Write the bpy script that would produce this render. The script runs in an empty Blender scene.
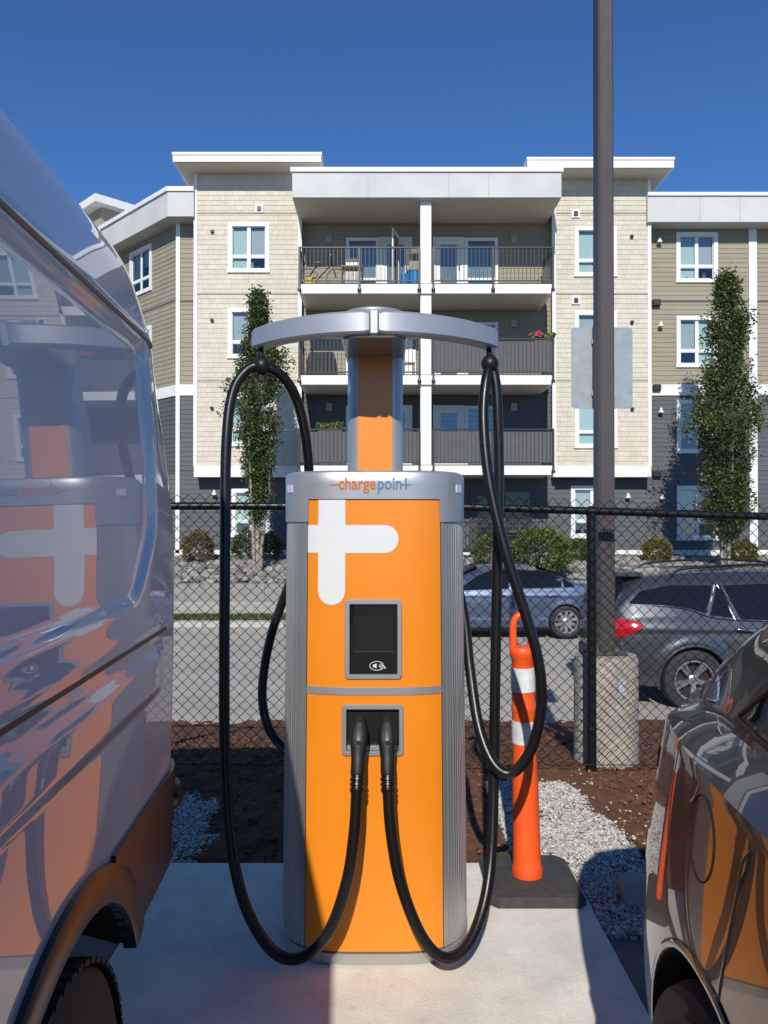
import bpy, bmesh, math, random
import numpy as np
from mathutils import Matrix, Vector, Euler, noise

random.seed(7)
R = math.radians
scene = bpy.context.scene
COL = scene.collection

# ------------------------------------------------------------------ camera, sky, sun, exposure
CAM_H, FPX, HOR = 1.57, 780.0, 518.0
cam_d = bpy.data.cameras.new('camera')
cam = bpy.data.objects.new('camera', cam_d)
COL.objects.link(cam)
cam_d.sensor_fit = 'VERTICAL'
cam_d.sensor_height = 36.0
cam_d.lens = 36.0 * FPX / 1024.0
cam_d.clip_start = 0.05
cam_d.clip_end = 2000
cam.location = (0, 0, CAM_H)
cam.rotation_euler = (R(90) + math.atan((HOR - 512) / FPX), 0, 0)
scene.camera = cam

SUN_EL, SUN_AZ = R(35), R(6)            # sun stands behind the camera, a little to the left
world = bpy.data.worlds.new('World')
scene.world = world
world.use_nodes = True
wn = world.node_tree.nodes
wl = world.node_tree.links
bg = wn.get('Background') or wn.new('ShaderNodeBackground')
sky = wn.new('ShaderNodeTexSky')
sky.sky_type = 'NISHITA'
sky.sun_disc = False
sky.sun_elevation = SUN_EL
sky.sun_rotation = math.pi + SUN_AZ
sky.altitude = 3000
sky.air_density = 1.0
sky.dust_density = 0.0
sky.ozone_density = 8.5
hs = wn.new('ShaderNodeHueSaturation'); hs.inputs['Saturation'].default_value = 1.06
wl.new(sky.outputs[0], hs.inputs['Color']); wl.new(hs.outputs[0], bg.inputs[0])
bg.inputs[1].default_value = 0.128

sun_d = bpy.data.lights.new('sun', 'SUN')
sun_d.energy = 4.15
sun_d.angle = R(0.53)
sun_d.color = (1.0, 0.95, 0.87)
sun = bpy.data.objects.new('sun', sun_d)
COL.objects.link(sun)
_to_sun = Vector((-math.sin(SUN_AZ) * math.cos(SUN_EL), -math.cos(SUN_AZ) * math.cos(SUN_EL), math.sin(SUN_EL)))
sun.rotation_euler = _to_sun.to_track_quat('Z', 'Y').to_euler()
sun.location = (-3, -20, 15)

scene.view_settings.view_transform = 'Standard'
scene.view_settings.look = 'None'
scene.view_settings.exposure = 0.2
scene.view_settings.gamma = 1.0
scene.view_settings.use_curve_mapping = False
scene.cycles.max_bounces = 8
scene.cycles.transparent_max_bounces = 12
scene.cycles.caustics_reflective = False
scene.cycles.caustics_refractive = False

def wx(px, Y): return (px - 384.0) / FPX * Y          # real-world X of a thing seen at column px that stands Y metres away
def wz(py, Y): return CAM_H - (py - HOR) / FPX * Y

# ------------------------------------------------------------------ materials
MATS = {}
def mat(name, col, rough=0.6, metal=0.0, var=0.0, vscale=8.0, bump=0.0, bscale=60.0, coat=0.0, spec=0.5,
        island=0.0, detail=4.0, col2=None, coat_rough=0.03, stretch=None, sub=0.0):
    if name in MATS: return MATS[name]
    m = bpy.data.materials.new(name); m.use_nodes = True
    nt = m.node_tree; N = nt.nodes; L = nt.links
    b = N['Principled BSDF']
    b.inputs['Base Color'].default_value = (*col, 1)
    b.inputs['Roughness'].default_value = rough
    b.inputs['Metallic'].default_value = metal
    b.inputs['Specular IOR Level'].default_value = spec
    b.inputs['Coat Weight'].default_value = coat
    b.inputs['Coat Roughness'].default_value = coat_rough
    src = None
    tc = N.new('ShaderNodeTexCoord')
    vec = tc.outputs['Object']
    if stretch:
        mp = N.new('ShaderNodeMapping'); mp.inputs['Scale'].default_value = stretch
        L.new(vec, mp.inputs['Vector']); vec = mp.outputs['Vector']
    if var > 0 or col2:
        nz = N.new('ShaderNodeTexNoise'); nz.inputs['Scale'].default_value = vscale; nz.inputs['Detail'].default_value = detail
        nz.inputs['Roughness'].default_value = 0.6
        L.new(vec, nz.inputs['Vector'])
        rp = N.new('ShaderNodeValToRGB')
        rp.color_ramp.elements[0].position = 0.3; rp.color_ramp.elements[1].position = 0.7
        a = tuple(max(0, c * (1 - var)) for c in col); c2 = col2 if col2 else tuple(min(1, c * (1 + var)) for c in col)
        rp.color_ramp.elements[0].color = (*a, 1); rp.color_ramp.elements[1].color = (*c2, 1)
        L.new(nz.outputs['Fac'], rp.inputs[0]); src = rp.outputs[0]
        L.new(src, b.inputs['Base Color'])
        mr = N.new('ShaderNodeMapRange'); mr.inputs['To Min'].default_value = max(0, rough - 0.06); mr.inputs['To Max'].default_value = min(1, rough + 0.06)
        L.new(nz.outputs['Fac'], mr.inputs['Value']); L.new(mr.outputs[0], b.inputs['Roughness'])
    if island > 0:
        g = N.new('ShaderNodeNewGeometry')
        mr2 = N.new('ShaderNodeMapRange'); mr2.inputs['To Min'].default_value = 1 - island; mr2.inputs['To Max'].default_value = 1 + island
        L.new(g.outputs['Random Per Island'], mr2.inputs['Value'])
        mx = N.new('ShaderNodeVectorMath'); mx.operation = 'SCALE'
        if src: L.new(src, mx.inputs[0])
        else: mx.inputs[0].default_value = col
        L.new(mr2.outputs[0], mx.inputs['Scale']); L.new(mx.outputs[0], b.inputs['Base Color'])
    if bump > 0:
        nb = N.new('ShaderNodeTexNoise'); nb.inputs['Scale'].default_value = bscale; nb.inputs['Detail'].default_value = 5
        L.new(vec, nb.inputs['Vector'])
        bp = N.new('ShaderNodeBump'); bp.inputs['Strength'].default_value = min(1, bump); bp.inputs['Distance'].default_value = 0.01
        L.new(nb.outputs['Fac'], bp.inputs['Height']); L.new(bp.outputs[0], b.inputs['Normal'])
    MATS[name] = m
    return m

def glass_mat(name, tint, mixf=0.5, rough=0.01):
    """thin pane: lets the tinted room behind through and reflects by Fresnel"""
    if name in MATS: return MATS[name]
    m = bpy.data.materials.new(name); m.use_nodes = True
    nt = m.node_tree; N = nt.nodes; L = nt.links
    for n in list(N): N.remove(n)
    out = N.new('ShaderNodeOutputMaterial')
    tr = N.new('ShaderNodeBsdfTransparent'); tr.inputs[0].default_value = (*tint, 1)
    gl = N.new('ShaderNodeBsdfGlossy'); gl.inputs['Roughness'].default_value = rough
    fr = N.new('ShaderNodeFresnel'); fr.inputs[0].default_value = 1.5
    ad = N.new('ShaderNodeMath'); ad.operation = 'ADD'; ad.use_clamp = True; ad.inputs[1].default_value = mixf
    L.new(fr.outputs[0], ad.inputs[0])
    mx = N.new('ShaderNodeMixShader')
    L.new(ad.outputs[0], mx.inputs[0]); L.new(tr.outputs[0], mx.inputs[1]); L.new(gl.outputs[0], mx.inputs[2])
    L.new(mx.outputs[0], out.inputs[0])
    MATS[name] = m
    return m

def leaf_mat(name, c_dark, c_light):
    if name in MATS: return MATS[name]
    m = bpy.data.materials.new(name); m.use_nodes = True
    nt = m.node_tree; N = nt.nodes; L = nt.links
    b = N['Principled BSDF']; b.inputs['Roughness'].default_value = 0.42; b.inputs['Specular IOR Level'].default_value = 0.45
    g = N.new('ShaderNodeNewGeometry')
    rp = N.new('ShaderNodeValToRGB')
    rp.color_ramp.elements[0].color = (*c_dark, 1); rp.color_ramp.elements[1].color = (*c_light, 1)
    L.new(g.outputs['Random Per Island'], rp.inputs[0]); L.new(rp.outputs[0], b.inputs['Base Color'])
    tl = N.new('ShaderNodeBsdfTranslucent'); L.new(rp.outputs[0], tl.inputs[0])
    mx = N.new('ShaderNodeMixShader'); mx.inputs[0].default_value = 0.22
    out = N['Material Output']
    L.new(b.outputs[0], mx.inputs[1]); L.new(tl.outputs[0], mx.inputs[2]); L.new(mx.outputs[0], out.inputs[0])
    MATS[name] = m
    return m

# ------------------------------------------------------------------ mesh builder
class MB:
    def __init__(s): s.v = []; s.f = []; s.mi = []; s.cur = 0
    def add(s, vs, fs):
        o = len(s.v); s.v.extend([tuple(p) for p in vs])
        s.f.extend([tuple(i + o for i in f) for f in fs]); s.mi.extend([s.cur] * len(fs)); return s
    def box(s, x0, x1, y0, y1, z0, z1, M=None):
        vs = [(x0,y0,z0),(x1,y0,z0),(x1,y1,z0),(x0,y1,z0),(x0,y0,z1),(x1,y0,z1),(x1,y1,z1),(x0,y1,z1)]
        if M is not None: vs = [M @ Vector(p) for p in vs]
        return s.add(vs, [(0,3,2,1),(4,5,6,7),(0,1,5,4),(1,2,6,5),(2,3,7,6),(3,0,4,7)])
    def cbox(s, x0, x1, y0, y1, z0, z1, c=0.01, M=None):
        """box with chamfered edges"""
        X = (x0, x1); Y = (y0, y1); Z = (z0, z1); vs = []; idx = {}
        for i in (0,1):
            for j in (0,1):
                for k in (0,1):
                    sx = c if i == 0 else -c; sy = c if j == 0 else -c; sz = c if k == 0 else -c
                    for ax, p in enumerate(((X[i], Y[j]+sy, Z[k]+sz), (X[i]+sx, Y[j], Z[k]+sz), (X[i]+sx, Y[j]+sy, Z[k]))):
                        idx[(i,j,k,ax)] = len(vs); vs.append(p)
        g = lambda i,j,k,a: idx[(i,j,k,a)]
        fs = []
        for i in (0,1):
            q = [g(i,0,0,0), g(i,1,0,0), g(i,1,1,0), g(i,0,1,0)]; fs.append(q if i else q[::-1])
            q = [g(0,i,0,1), g(0,i,1,1), g(1,i,1,1), g(1,i,0,1)]; fs.append(q if i else q[::-1])
            q = [g(0,0,i,2), g(1,0,i,2), g(1,1,i,2), g(0,1,i,2)]; fs.append(q if i else q[::-1])
        for i in (0,1):
            for j in (0,1):
                a = [g(i,j,0,0), g(i,j,1,0), g(i,j,1,1), g(i,j,0,1)]; fs.append(a if (i != j) else a[::-1])
                a = [g(i,0,j,0), g(i,1,j,0), g(i,1,j,2), g(i,0,j,2)]; fs.append(a if (i == j) else a[::-1])
                a = [g(0,i,j,1), g(1,i,j,1), g(1,i,j,2), g(0,i,j,2)]; fs.append(a if (i != j) else a[::-1])
        for i in (0,1):
            for j in (0,1):
                for k in (0,1):
                    t = [g(i,j,k,0), g(i,j,k,1), g(i,j,k,2)]; fs.append(t if (i+j+k) % 2 else t[::-1])
        if M is not None: vs = [M @ Vector(p) for p in vs]
        return s.add(vs, fs)
    def grid(s, P, close_u=False, close_v=False):
        nu = len(P); nv = len(P[0]); vs = [p for row in P for p in row]; fs = []
        for i in range(nu if close_u else nu - 1):
            for j in range(nv if close_v else nv - 1):
                a = i*nv + j; b = ((i+1) % nu)*nv + j; c = ((i+1) % nu)*nv + (j+1) % nv; d = i*nv + (j+1) % nv
                fs.append((a, b, c, d))
        return s.add(vs, fs)
    def tube(s, pts, r, n=8, cap=True):
        pts = [Vector(p) for p in pts]; m = len(pts); rr = r if isinstance(r, (list, tuple)) else [r]*m
        t0 = (pts[1]-pts[0]).normalized(); up = Vector((0,0,1)) if abs(t0.z) < 0.9 else Vector((1,0,0))
        nrm = t0.cross(up).normalized(); rows = []
        for i in range(m):
            t = ((pts[min(i+1,m-1)] - pts[max(i-1,0)])); t = t.normalized() if t.length > 1e-9 else t0
            nrm = (nrm - t*nrm.dot(t)); nrm = nrm.normalized() if nrm.length > 1e-6 else t.orthogonal().normalized()
            b = t.cross(nrm)
            rows.append([pts[i] + (nrm*math.cos(2*math.pi*k/n) + b*math.sin(2*math.pi*k/n))*rr[i] for k in range(n)])
        o = len(s.v); s.grid(rows, close_v=True)
        if cap:
            s.f.append(tuple(o + k for k in range(n))); s.f.append(tuple(o + (m-1)*n + k for k in reversed(range(n)))); s.mi += [s.cur]*2
        return s
    def lathe(s, prof, n=24, M=None, close=False):
        """prof: list of (r, h) round local Z"""
        rows = []
        for (r, h) in prof:
            rows.append([Vector((r*math.cos(2*math.pi*k/n), r*math.sin(2*math.pi*k/n), h)) for k in range(n)])
        if M is not None: rows = [[M @ p for p in row] for row in rows]
        return s.grid(rows, close_u=close, close_v=True)
    def prism(s, poly, z0, z1, M=None):
        """plan polygon (x, y) counter-clockwise, extruded in z"""
        n = len(poly); vs = [(x,y,z0) for x,y in poly] + [(x,y,z1) for x,y in poly]
        if M is not None: vs = [M @ Vector(p) for p in vs]
        fs = [tuple(reversed(range(n))), tuple(range(n, 2*n))] + [(i, (i+1)%n, n+(i+1)%n, n+i) for i in range(n)]
        return s.add(vs, fs)
    def xzprism(s, poly, y0, y1, M=None):
        """outline (x, z) counter-clockwise seen from -Y, extruded in depth"""
        n = len(poly); vs = [(x,y0,z) for x,z in poly] + [(x,y1,z) for x,z in poly]
        if M is not None: vs = [M @ Vector(p) for p in vs]
        fs = [tuple(range(n)), tuple(reversed(range(n, 2*n)))] + [((i+1)%n, i, n+i, n+(i+1)%n) for i in range(n)]
        return s.add(vs, fs)
    def mesh(s, name):
        me = bpy.data.meshes.new(name); me.from_pydata(s.v, [], s.f)
        return me

def wmat(o):
    M = o.matrix_basis.copy()
    if o.parent: M = wmat(o.parent) @ o.matrix_parent_inverse @ M
    return M

def link(name, me, m, parent=None, local=False, smooth=None, mis=None):
    if m is not None:
        for q in (m if isinstance(m, (list, tuple)) else [m]): me.materials.append(q)
    if mis and any(mis): me.polygons.foreach_set('material_index', mis)
    if smooth is not None:
        me.polygons.foreach_set('use_smooth', [True]*len(me.polygons)); me.set_sharp_from_angle(angle=R(smooth))
    me.update()
    o = bpy.data.objects.new(name, me); COL.objects.link(o)
    if parent is not None:
        o.parent = parent
        if not local: o.matrix_parent_inverse = wmat(parent).inverted()
    return o

def ob(name, mb, m, parent=None, local=False, smooth=None, bevel=0.0, fix=False):
    me = mb.mesh(name)
    if fix or bevel:
        bm = bmesh.new(); bm.from_mesh(me)
        if fix:
            bmesh.ops.remove_doubles(bm, verts=bm.verts, dist=1e-5)
            bmesh.ops.recalc_face_normals(bm, faces=bm.faces)
        if bevel:
            ed = [e for e in bm.edges if len(e.link_faces) == 2 and e.calc_face_angle(0) > R(40)]
            bmesh.ops.bevel(bm, geom=ed, offset=bevel, segments=2, affect='EDGES', profile=0.6)
        bm.to_mesh(me); bm.free()
        return link(name, me, m, parent, local, smooth)
    return link(name, me, m, parent, local, smooth, mb.mi)

def tag(o, label=None, cat=None, group=None, kind=None):
    if label: o['label'] = label
    if cat: o['category'] = cat
    if group: o['group'] = group
    if kind: o['kind'] = kind
    return o

def thing(name, label, cat, loc=(0,0,0), rz=0.0, group=None):
    o = bpy.data.objects.new(name, None); COL.objects.link(o)
    o.location = loc; o.rotation_euler = (0,0,rz); o.empty_display_size = 0.1
    return tag(o, label, cat, group)

def catmull(pts, n=10):
    pts = [Vector(p) for p in pts]; out = []
    P = [pts[0]*2 - pts[1]] + pts + [pts[-1]*2 - pts[-2]]
    for i in range(1, len(P)-2):
        p0, p1, p2, p3 = P[i-1], P[i], P[i+1], P[i+2]
        for k in range(n):
            t = k/n
            out.append(0.5*((2*p1) + (p2-p0)*t + (2*p0-5*p1+4*p2-p3)*t*t + (3*p1-p0-3*p2+p3)*t**3))
    out.append(pts[-1]); return out

def curve1(pts):
    """smooth 1-D curve through (x, y) points"""
    xs = [p[0] for p in pts]; ys = [p[1] for p in pts]
    m = []
    for i in range(len(xs)):
        if i == 0: m.append((ys[1]-ys[0])/(xs[1]-xs[0]))
        elif i == len(xs)-1: m.append((ys[-1]-ys[-2])/(xs[-1]-xs[-2]))
        else:
            a = (ys[i]-ys[i-1])/(xs[i]-xs[i-1]); b = (ys[i+1]-ys[i])/(xs[i+1]-xs[i])
            m.append(0 if a*b <= 0 else 2*a*b/(a+b))
    def f(x):
        if x <= xs[0]: return ys[0]
        if x >= xs[-1]: return ys[-1]
        i = 0
        while x > xs[i+1]: i += 1
        h = xs[i+1]-xs[i]; t = (x-xs[i])/h
        return (2*t**3-3*t*t+1)*ys[i] + (t**3-2*t*t+t)*h*m[i] + (-2*t**3+3*t*t)*ys[i+1] + (t**3-t*t)*h*m[i+1]
    return f

def smooth01(t): t = max(0.0, min(1.0, t)); return t*t*(3-2*t)

def text_geo(body, size, bold=0.0):
    cu = bpy.data.curves.new('txt', 'FONT'); cu.body = body; cu.size = size; cu.resolution_u = 4; cu.offset = bold
    o = bpy.data.objects.new('txt', cu); COL.objects.link(o)
    dg = bpy.context.evaluated_depsgraph_get(); dg.update()
    me = bpy.data.meshes.new_from_object(o.evaluated_get(dg))
    vs = [tuple(v.co) for v in me.vertices]; fs = [tuple(p.vertices) for p in me.polygons]
    bpy.data.objects.remove(o); bpy.data.curves.remove(cu); bpy.data.meshes.remove(me)
    return vs, fs

# jittered stones
def _ico(sub):
    bm = bmesh.new(); bmesh.ops.create_icosphere(bm, subdivisions=sub, radius=1.0)
    vs = [tuple(v.co) for v in bm.verts]; fs = [tuple(v.index for v in f.verts) for f in bm.faces]; bm.free(); return vs, fs
ICO1, ICO2 = _ico(1), _ico(2)
def stone(mb, c, sx, sy, sz, rnd, base=ICO1, jit=0.25):
    E = Euler((rnd.uniform(0,6.3), rnd.uniform(0,6.3), rnd.uniform(0,6.3))).to_matrix()
    E2 = Euler((rnd.uniform(-.3,.3), rnd.uniform(-.3,.3), rnd.uniform(0,6.3))).to_matrix()
    vs = []
    for v in base[0]:
        p = E @ Vector(v)
        p = p * (1 + rnd.uniform(-jit, jit))
        p = E2 @ Vector((p.x*sx, p.y*sy, p.z*sz))
        vs.append((c[0]+p.x, c[1]+p.y, c[2]+p.z))
    mb.add(vs, base[1])

def weather(m, layers):
    """multiply worn patches and specks into the base colour: (scale, low, high, darkest, detail)"""
    nt = m.node_tree; N = nt.nodes; L = nt.links; b = N['Principled BSDF']; tc = N.new('ShaderNodeTexCoord')
    lk = b.inputs['Base Color'].links; src = lk[0].from_socket if lk else None
    for (sc, lo, hi, dk, det) in layers:
        nz = N.new('ShaderNodeTexNoise'); nz.inputs['Scale'].default_value = sc; nz.inputs['Detail'].default_value = det
        L.new(tc.outputs['Object'], nz.inputs['Vector'])
        mr = N.new('ShaderNodeMapRange'); mr.inputs['From Min'].default_value = lo; mr.inputs['From Max'].default_value = hi
        mr.inputs['To Min'].default_value = dk; mr.inputs['To Max'].default_value = 1.0
        L.new(nz.outputs['Fac'], mr.inputs['Value'])
        mx = N.new('ShaderNodeVectorMath'); mx.operation = 'SCALE'
        if src: L.new(src, mx.inputs[0])
        else: mx.inputs[0].default_value = b.inputs['Base Color'].default_value[:3]
        L.new(mr.outputs[0], mx.inputs['Scale']); src = mx.outputs[0]
    L.new(src, b.inputs['Base Color'])

# ------------------------------------------------------------------ shared materials
M_conc   = mat('concrete_pad', (0.72,0.69,0.59), 0.85, var=0.13, vscale=5, bump=0.16, bscale=90, detail=8)
M_conc2  = mat('concrete_rough', (0.36,0.335,0.275), 0.9, var=0.2, vscale=9, bump=0.5, bscale=70, detail=8)
M_asph   = mat('asphalt_lot', (0.15,0.142,0.13), 0.92, var=0.25, vscale=30, bump=0.5, bscale=200)
M_street = mat('asphalt_street', (0.415,0.385,0.335), 0.92, var=0.12, vscale=1.2, bump=0.3, bscale=200, detail=8)
M_dirt   = mat('brown_soil', (0.125,0.050,0.022), 0.95, var=0.38, vscale=24, bump=0.8, bscale=130, detail=9)
M_walk   = mat('sidewalk_concrete', (0.42,0.40,0.36), 0.9, var=0.1, vscale=4, bump=0.2, bscale=80)
M_wallc  = mat('grey_block', (0.235,0.225,0.205), 0.9, var=0.15, vscale=6, bump=0.3, bscale=60)
M_white  = mat('white_trim', (0.72,0.72,0.70), 0.55, var=0.04, vscale=3)
M_black  = mat('black_vinyl', (0.008,0.008,0.009), 0.38, spec=0.35)
M_rubber = mat('cable_rubber', (0.0075,0.0065,0.006), 0.33, bump=0.05, bscale=90, spec=0.4)
M_blackp = mat('black_plastic', (0.010,0.0095,0.0095), 0.42, bump=0.05, bscale=300, spec=0.35)
M_silver = mat('silver_paint', (0.40,0.405,0.415), 0.38, metal=0.55, var=0.03, vscale=5, bump=0.02, bscale=500)
M_alu    = mat('brushed_aluminium', (0.50,0.495,0.48), 0.42, metal=0.8, var=0.08, vscale=20, stretch=(30,30,1))
M_orange = mat('orange_panel', (0.76,0.23,0.012), 0.36, coat=0.15, coat_rough=0.1, var=0.02, vscale=3, bump=0.015, bscale=6)
M_vinylw = mat('white_vinyl', (0.66,0.66,0.65), 0.35, var=0.02, vscale=4)
M_screen = mat('screen_glass', (0.010,0.009,0.009), 0.03, spec=0.5)
M_tyre   = mat('tyre_rubber', (0.022,0.021,0.021), 0.75, var=0.3, vscale=20, bump=0.2, bscale=80)
M_chrome = mat('chrome', (0.75,0.75,0.76), 0.12, metal=1.0)
M_rim    = mat('alloy_rim', (0.55,0.55,0.57), 0.25, metal=0.85)
M_darkin = mat('dark_well', (0.012,0.012,0.012), 0.9)
weather(M_conc, [(1.7,0.35,0.6,0.90,3), (140,0.30,0.42,0.72,2), (14,0.28,0.40,0.86,6)])
weather(M_street, [(0.5,0.35,0.6,0.88,4), (60,0.3,0.45,0.75,2)])
weather(M_orange, [(3.0,0.3,0.55,0.965,6), (90,0.24,0.30,0.86,2)])
weather(M_alu, [(4.0,0.3,0.55,0.90,6)])
weather(M_conc2, [(5.0,0.35,0.6,0.82,5), (50,0.3,0.42,0.65,2)])

# ================================================================== THE SETTING: ground, street, kerbs
zg = curve1([(-80,-0.02),(0,-0.02),(4.95,-0.02),(5.6,-0.09),(6.8,-0.32),(8.0,-0.57),(8.6,-0.65),(13,-0.74),(17.25,-0.86),(17.5,-0.78),(18.2,-0.64),
             (19.6,-0.54),(19.75,-0.2),(23.6,0.30),(24.6,0.42),(30,0.45),(60,0.4),(400,0.0)])
def street_z(Y): return -0.65 + (Y-8.5)*(-0.21/8.75)

rows = []
ys = [-80,-20,0,2,4,5,5.6,6.2,6.8,7.4,8,8.6,11,14,17.2,17.5,18.2,19.6,19.8,21,22,23.6,24.6,30,60,150,400]
for Y in ys: rows.append([(X, Y, zg(Y)-0.14) for X in (-300,-60,-20,-5,0,5,20,60,300)])
mb = MB().grid([list(r) for r in zip(*rows)])
tag(ob('ground', mb, mat('far_ground', (0.10,0.09,0.07), 0.95, var=0.3, vscale=2), smooth=60), kind='structure')

mb = MB().box(-30, 30, -45, 2.99, -0.12, -0.022)
tag(ob('parking_lot', mb, M_asph), kind='structure')

# concrete pad under the charger with a broom finish and chamfered edges
mb = MB().cbox(-0.98, 0.84, 1.9, 3.57, -0.12, 0.0, 0.008)
tag(ob('concrete_pad', mb, M_conc), kind='structure')

# brown soil bed, gently lumpy
xs = [-7+0.25*i for i in range(18)] + [-2.5+0.03*i for i in range(170)] + [2.6+0.25*i for i in range(36)]
yy = [2.92+0.03*i for i in range(90)] + [5.62+0.06*i for i in range(50)]
rows = []
for X in xs:
    row = []
    for Y in yy:
        z = zg(Y) + 0.022*(noise.noise(Vector((X*2.3, Y*2.3, 1.0)))) + 0.020*noise.noise(Vector((X*9, Y*9, 3))) + 0.018*noise.noise(Vector((X*21, Y*21, 7)))
        if -1.01 < X < 0.87 and Y < 3.6: z = -0.09
        elif Y < 3.05: z = min(z, -0.05)
        row.append((X, Y, z))
    rows.append(row)
soil = ob('soil_bed', MB().grid(rows), M_dirt, smooth=80); tag(soil, kind='structure')

# clods and bark bits on the soil
rnd = random.Random(3)
mb = MB()
for i in range(5200):
    Y = rnd.uniform(3.6, 6.9); X = rnd.uniform(-1.9, 2.4)
    s = rnd.uniform(0.004, 0.011) * (1.6 if rnd.random() < 0.08 else 1)
    stone(mb, (X, Y, zg(Y)+0.004), s*1.4, s, s*0.7, rnd)
tag(ob('soil_clods', mb, mat('soil_clod', (0.125,0.06,0.032), 0.95, island=0.6)), 'brown soil clods strewn over the planting bed', 'soil', kind='stuff')

# white crushed gravel
M_gravel = mat('crushed_gravel', (0.44,0.42,0.375), 0.85, island=0.45, var=0.15, vscale=60)
def gravel(name, label, inside, bx, n, seed):
    rnd = random.Random(seed); mb = MB(); k = 0
    while k < n:
        X = rnd.uniform(bx[0], bx[1]); Y = rnd.uniform(bx[2], bx[3])
        if not inside(X, Y, rnd): continue
        s = rnd.uniform(0.0036, 0.0085)*(1.5 if rnd.random() < 0.06 else 1)
        stone(mb, (X, Y, zg(Y) + rnd.uniform(-0.006, 0.018)), s*1.25, s, s*0.75, rnd, jit=0.3); k += 1
    return tag(ob(name, mb, M_gravel), label, 'gravel', kind='stuff')
def in_r(X, Y, rnd):
    e = 0.05*noise.noise(Vector((X*6, Y*6, 2))) + rnd.gauss(0, 0.012)
    if rnd.random() < 0.02: e += abs(rnd.gauss(0, .22))
    lo = 0.845 if Y < 3.6 else 0.60
    hi = 1.13 + 0.06*math.sin((Y-3)*2.4) + e + (0.14 if Y < 3.3 else 0)
    return lo < X < hi and 2.96 < Y < 4.68 + e
gravel('gravel', 'pale crushed gravel strip between concrete pad and soil, beside the orange post', in_r, (0.6,1.7,2.9,4.9), 21000, 11)
def in_l(X, Y, rnd):
    e = 0.05*noise.noise(Vector((X*6, Y*6, 5))) + rnd.gauss(0, 0.012)
    hi = -0.93 + e + (0.09 if Y < 3.9 else 0)
    return -1.7 < X < hi and 3.2 < Y < 4.42 + 3*e and not (X > -0.985 and Y < 3.58)
gravel('gravel', 'shaded crushed gravel patch beside the van bumper', in_l, (-1.7,-0.7,3.2,4.7), 20000, 12)

# street with kerb, verge, sidewalk, low wall
mb = MB().grid([[(X, Y, street_z(Y) + (0.004 if Y > 8.5 else 0)) for Y in (8.3, 8.6, 10, 12, 14, 16, 17.3)] for X in (-60,-10,0,10,60)])
tag(ob('street', mb, M_street), kind='structure')
for i in range(18):                     # kerb stones
    x0 = -13.0 + i*1.8
    if i == 0: kerb = thing('kerb', None, None); tag(kerb, kind='structure')
    ob('kerb_stone', MB().cbox(x0, x0+1.79, 17.25, 17.62, -1.0, -0.735, 0.02), M_walk, kerb)
mb = MB().box(-40, 40, 17.0, 17.249, -1.0, street_z(17.1)+0.010)
tag(ob('gutter', mb, mat('gutter_concrete', (0.36,0.34,0.31), 0.9, var=0.12, vscale=4)), kind='structure')
mb = MB().grid([[(X, 17.61, -0.755), (X, 18.22, -0.665)] for X in (-40,-10,0,10,40)])
tag(ob('verge', mb, mat('verge_soil', (0.05,0.06,0.02), 0.95)), kind='structure')
rnd = random.Random(5); mb = MB()
for i in range(9000):
    X = rnd.uniform(-9, 9); Y = rnd.uniform(17.64, 18.2); z = -0.755 + (Y-17.61)*0.148
    h = rnd.uniform(0.03, 0.08); a = rnd.uniform(0, 6.28); w = 0.012; l = rnd.uniform(-.03,.03); l2 = rnd.uniform(-.03,.03)
    dx, dy = w*math.cos(a), w*math.sin(a)
    mb.add([(X-dx,Y-dy,z),(X+dx,Y+dy,z),(X+l,Y+l2,z+h)], [(0,1,2)])
tag(ob('verge_grass', mb, leaf_mat('grass_blades', (0.05,0.08,0.015), (0.13,0.16,0.045))), 'narrow strip of green grass behind the far kerb', 'grass', kind='stuff')
sw = thing('sidewalk', None, None); tag(sw, kind='structure')
for i in range(17):
    x0 = -13.0 + i*1.6
    ob('paving_slab', MB().add([(x0,18.22,-0.655),(x0+1.588,18.22,-0.655),(x0+1.588,19.62,-0.545),(x0,19.62,-0.545),
        (x0,18.22,-0.80),(x0+1.588,18.22,-0.80),(x0+1.588,19.62,-0.70),(x0,19.62,-0.70)],
        [(0,1,2,3),(7,6,5,4),(4,5,1,0),(5,6,2,1),(6,7,3,2),(7,4,0,3)]), M_walk, sw)
lw = thing('retaining_wall', 'low grey concrete retaining wall below the rock bank', 'wall', (0,19.7,-0.55))
for i in range(13):
    x0 = -13.0 + i*2.0
    ob('wall_panel', MB().cbox(x0, x0+1.996, 19.625, 19.85, -0.72, -0.085, 0.004), M_wallc, lw)

# rock bank in front of the building
mb = MB().grid([[(X, Y, zg(Y) - 0.02 + 0.05*noise.noise(Vector((X, Y, 0)))) for Y in (19.85, 20.6, 21.4, 22.2, 23, 23.8, 24.7)] for X in [-16+0.6*i for i in range(56)]])
tag(ob('bank', mb, mat('bank_soil', (0.12,0.10,0.08), 0.95, var=0.3, vscale=6), smooth=80), kind='structure')
rnd = random.Random(21); mb = MB()
for i in range(4200):
    X = rnd.uniform(-10, 14); Y = 19.88 + (rnd.random()**0.8)*3.9
    s = rnd.uniform(0.06, 0.15)
    stone(mb, (X, Y, zg(Y) + 0.03 + rnd.uniform(-.02,.03)), s*1.2, s, s*0.8, rnd, jit=0.22)
tag(ob('bank_rocks', mb, mat('bank_rock', (0.21,0.20,0.185), 0.9, island=0.5, var=0.2, vscale=9)), 'grey angular rocks covering the bank below the building', 'rocks', kind='stuff')

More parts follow.
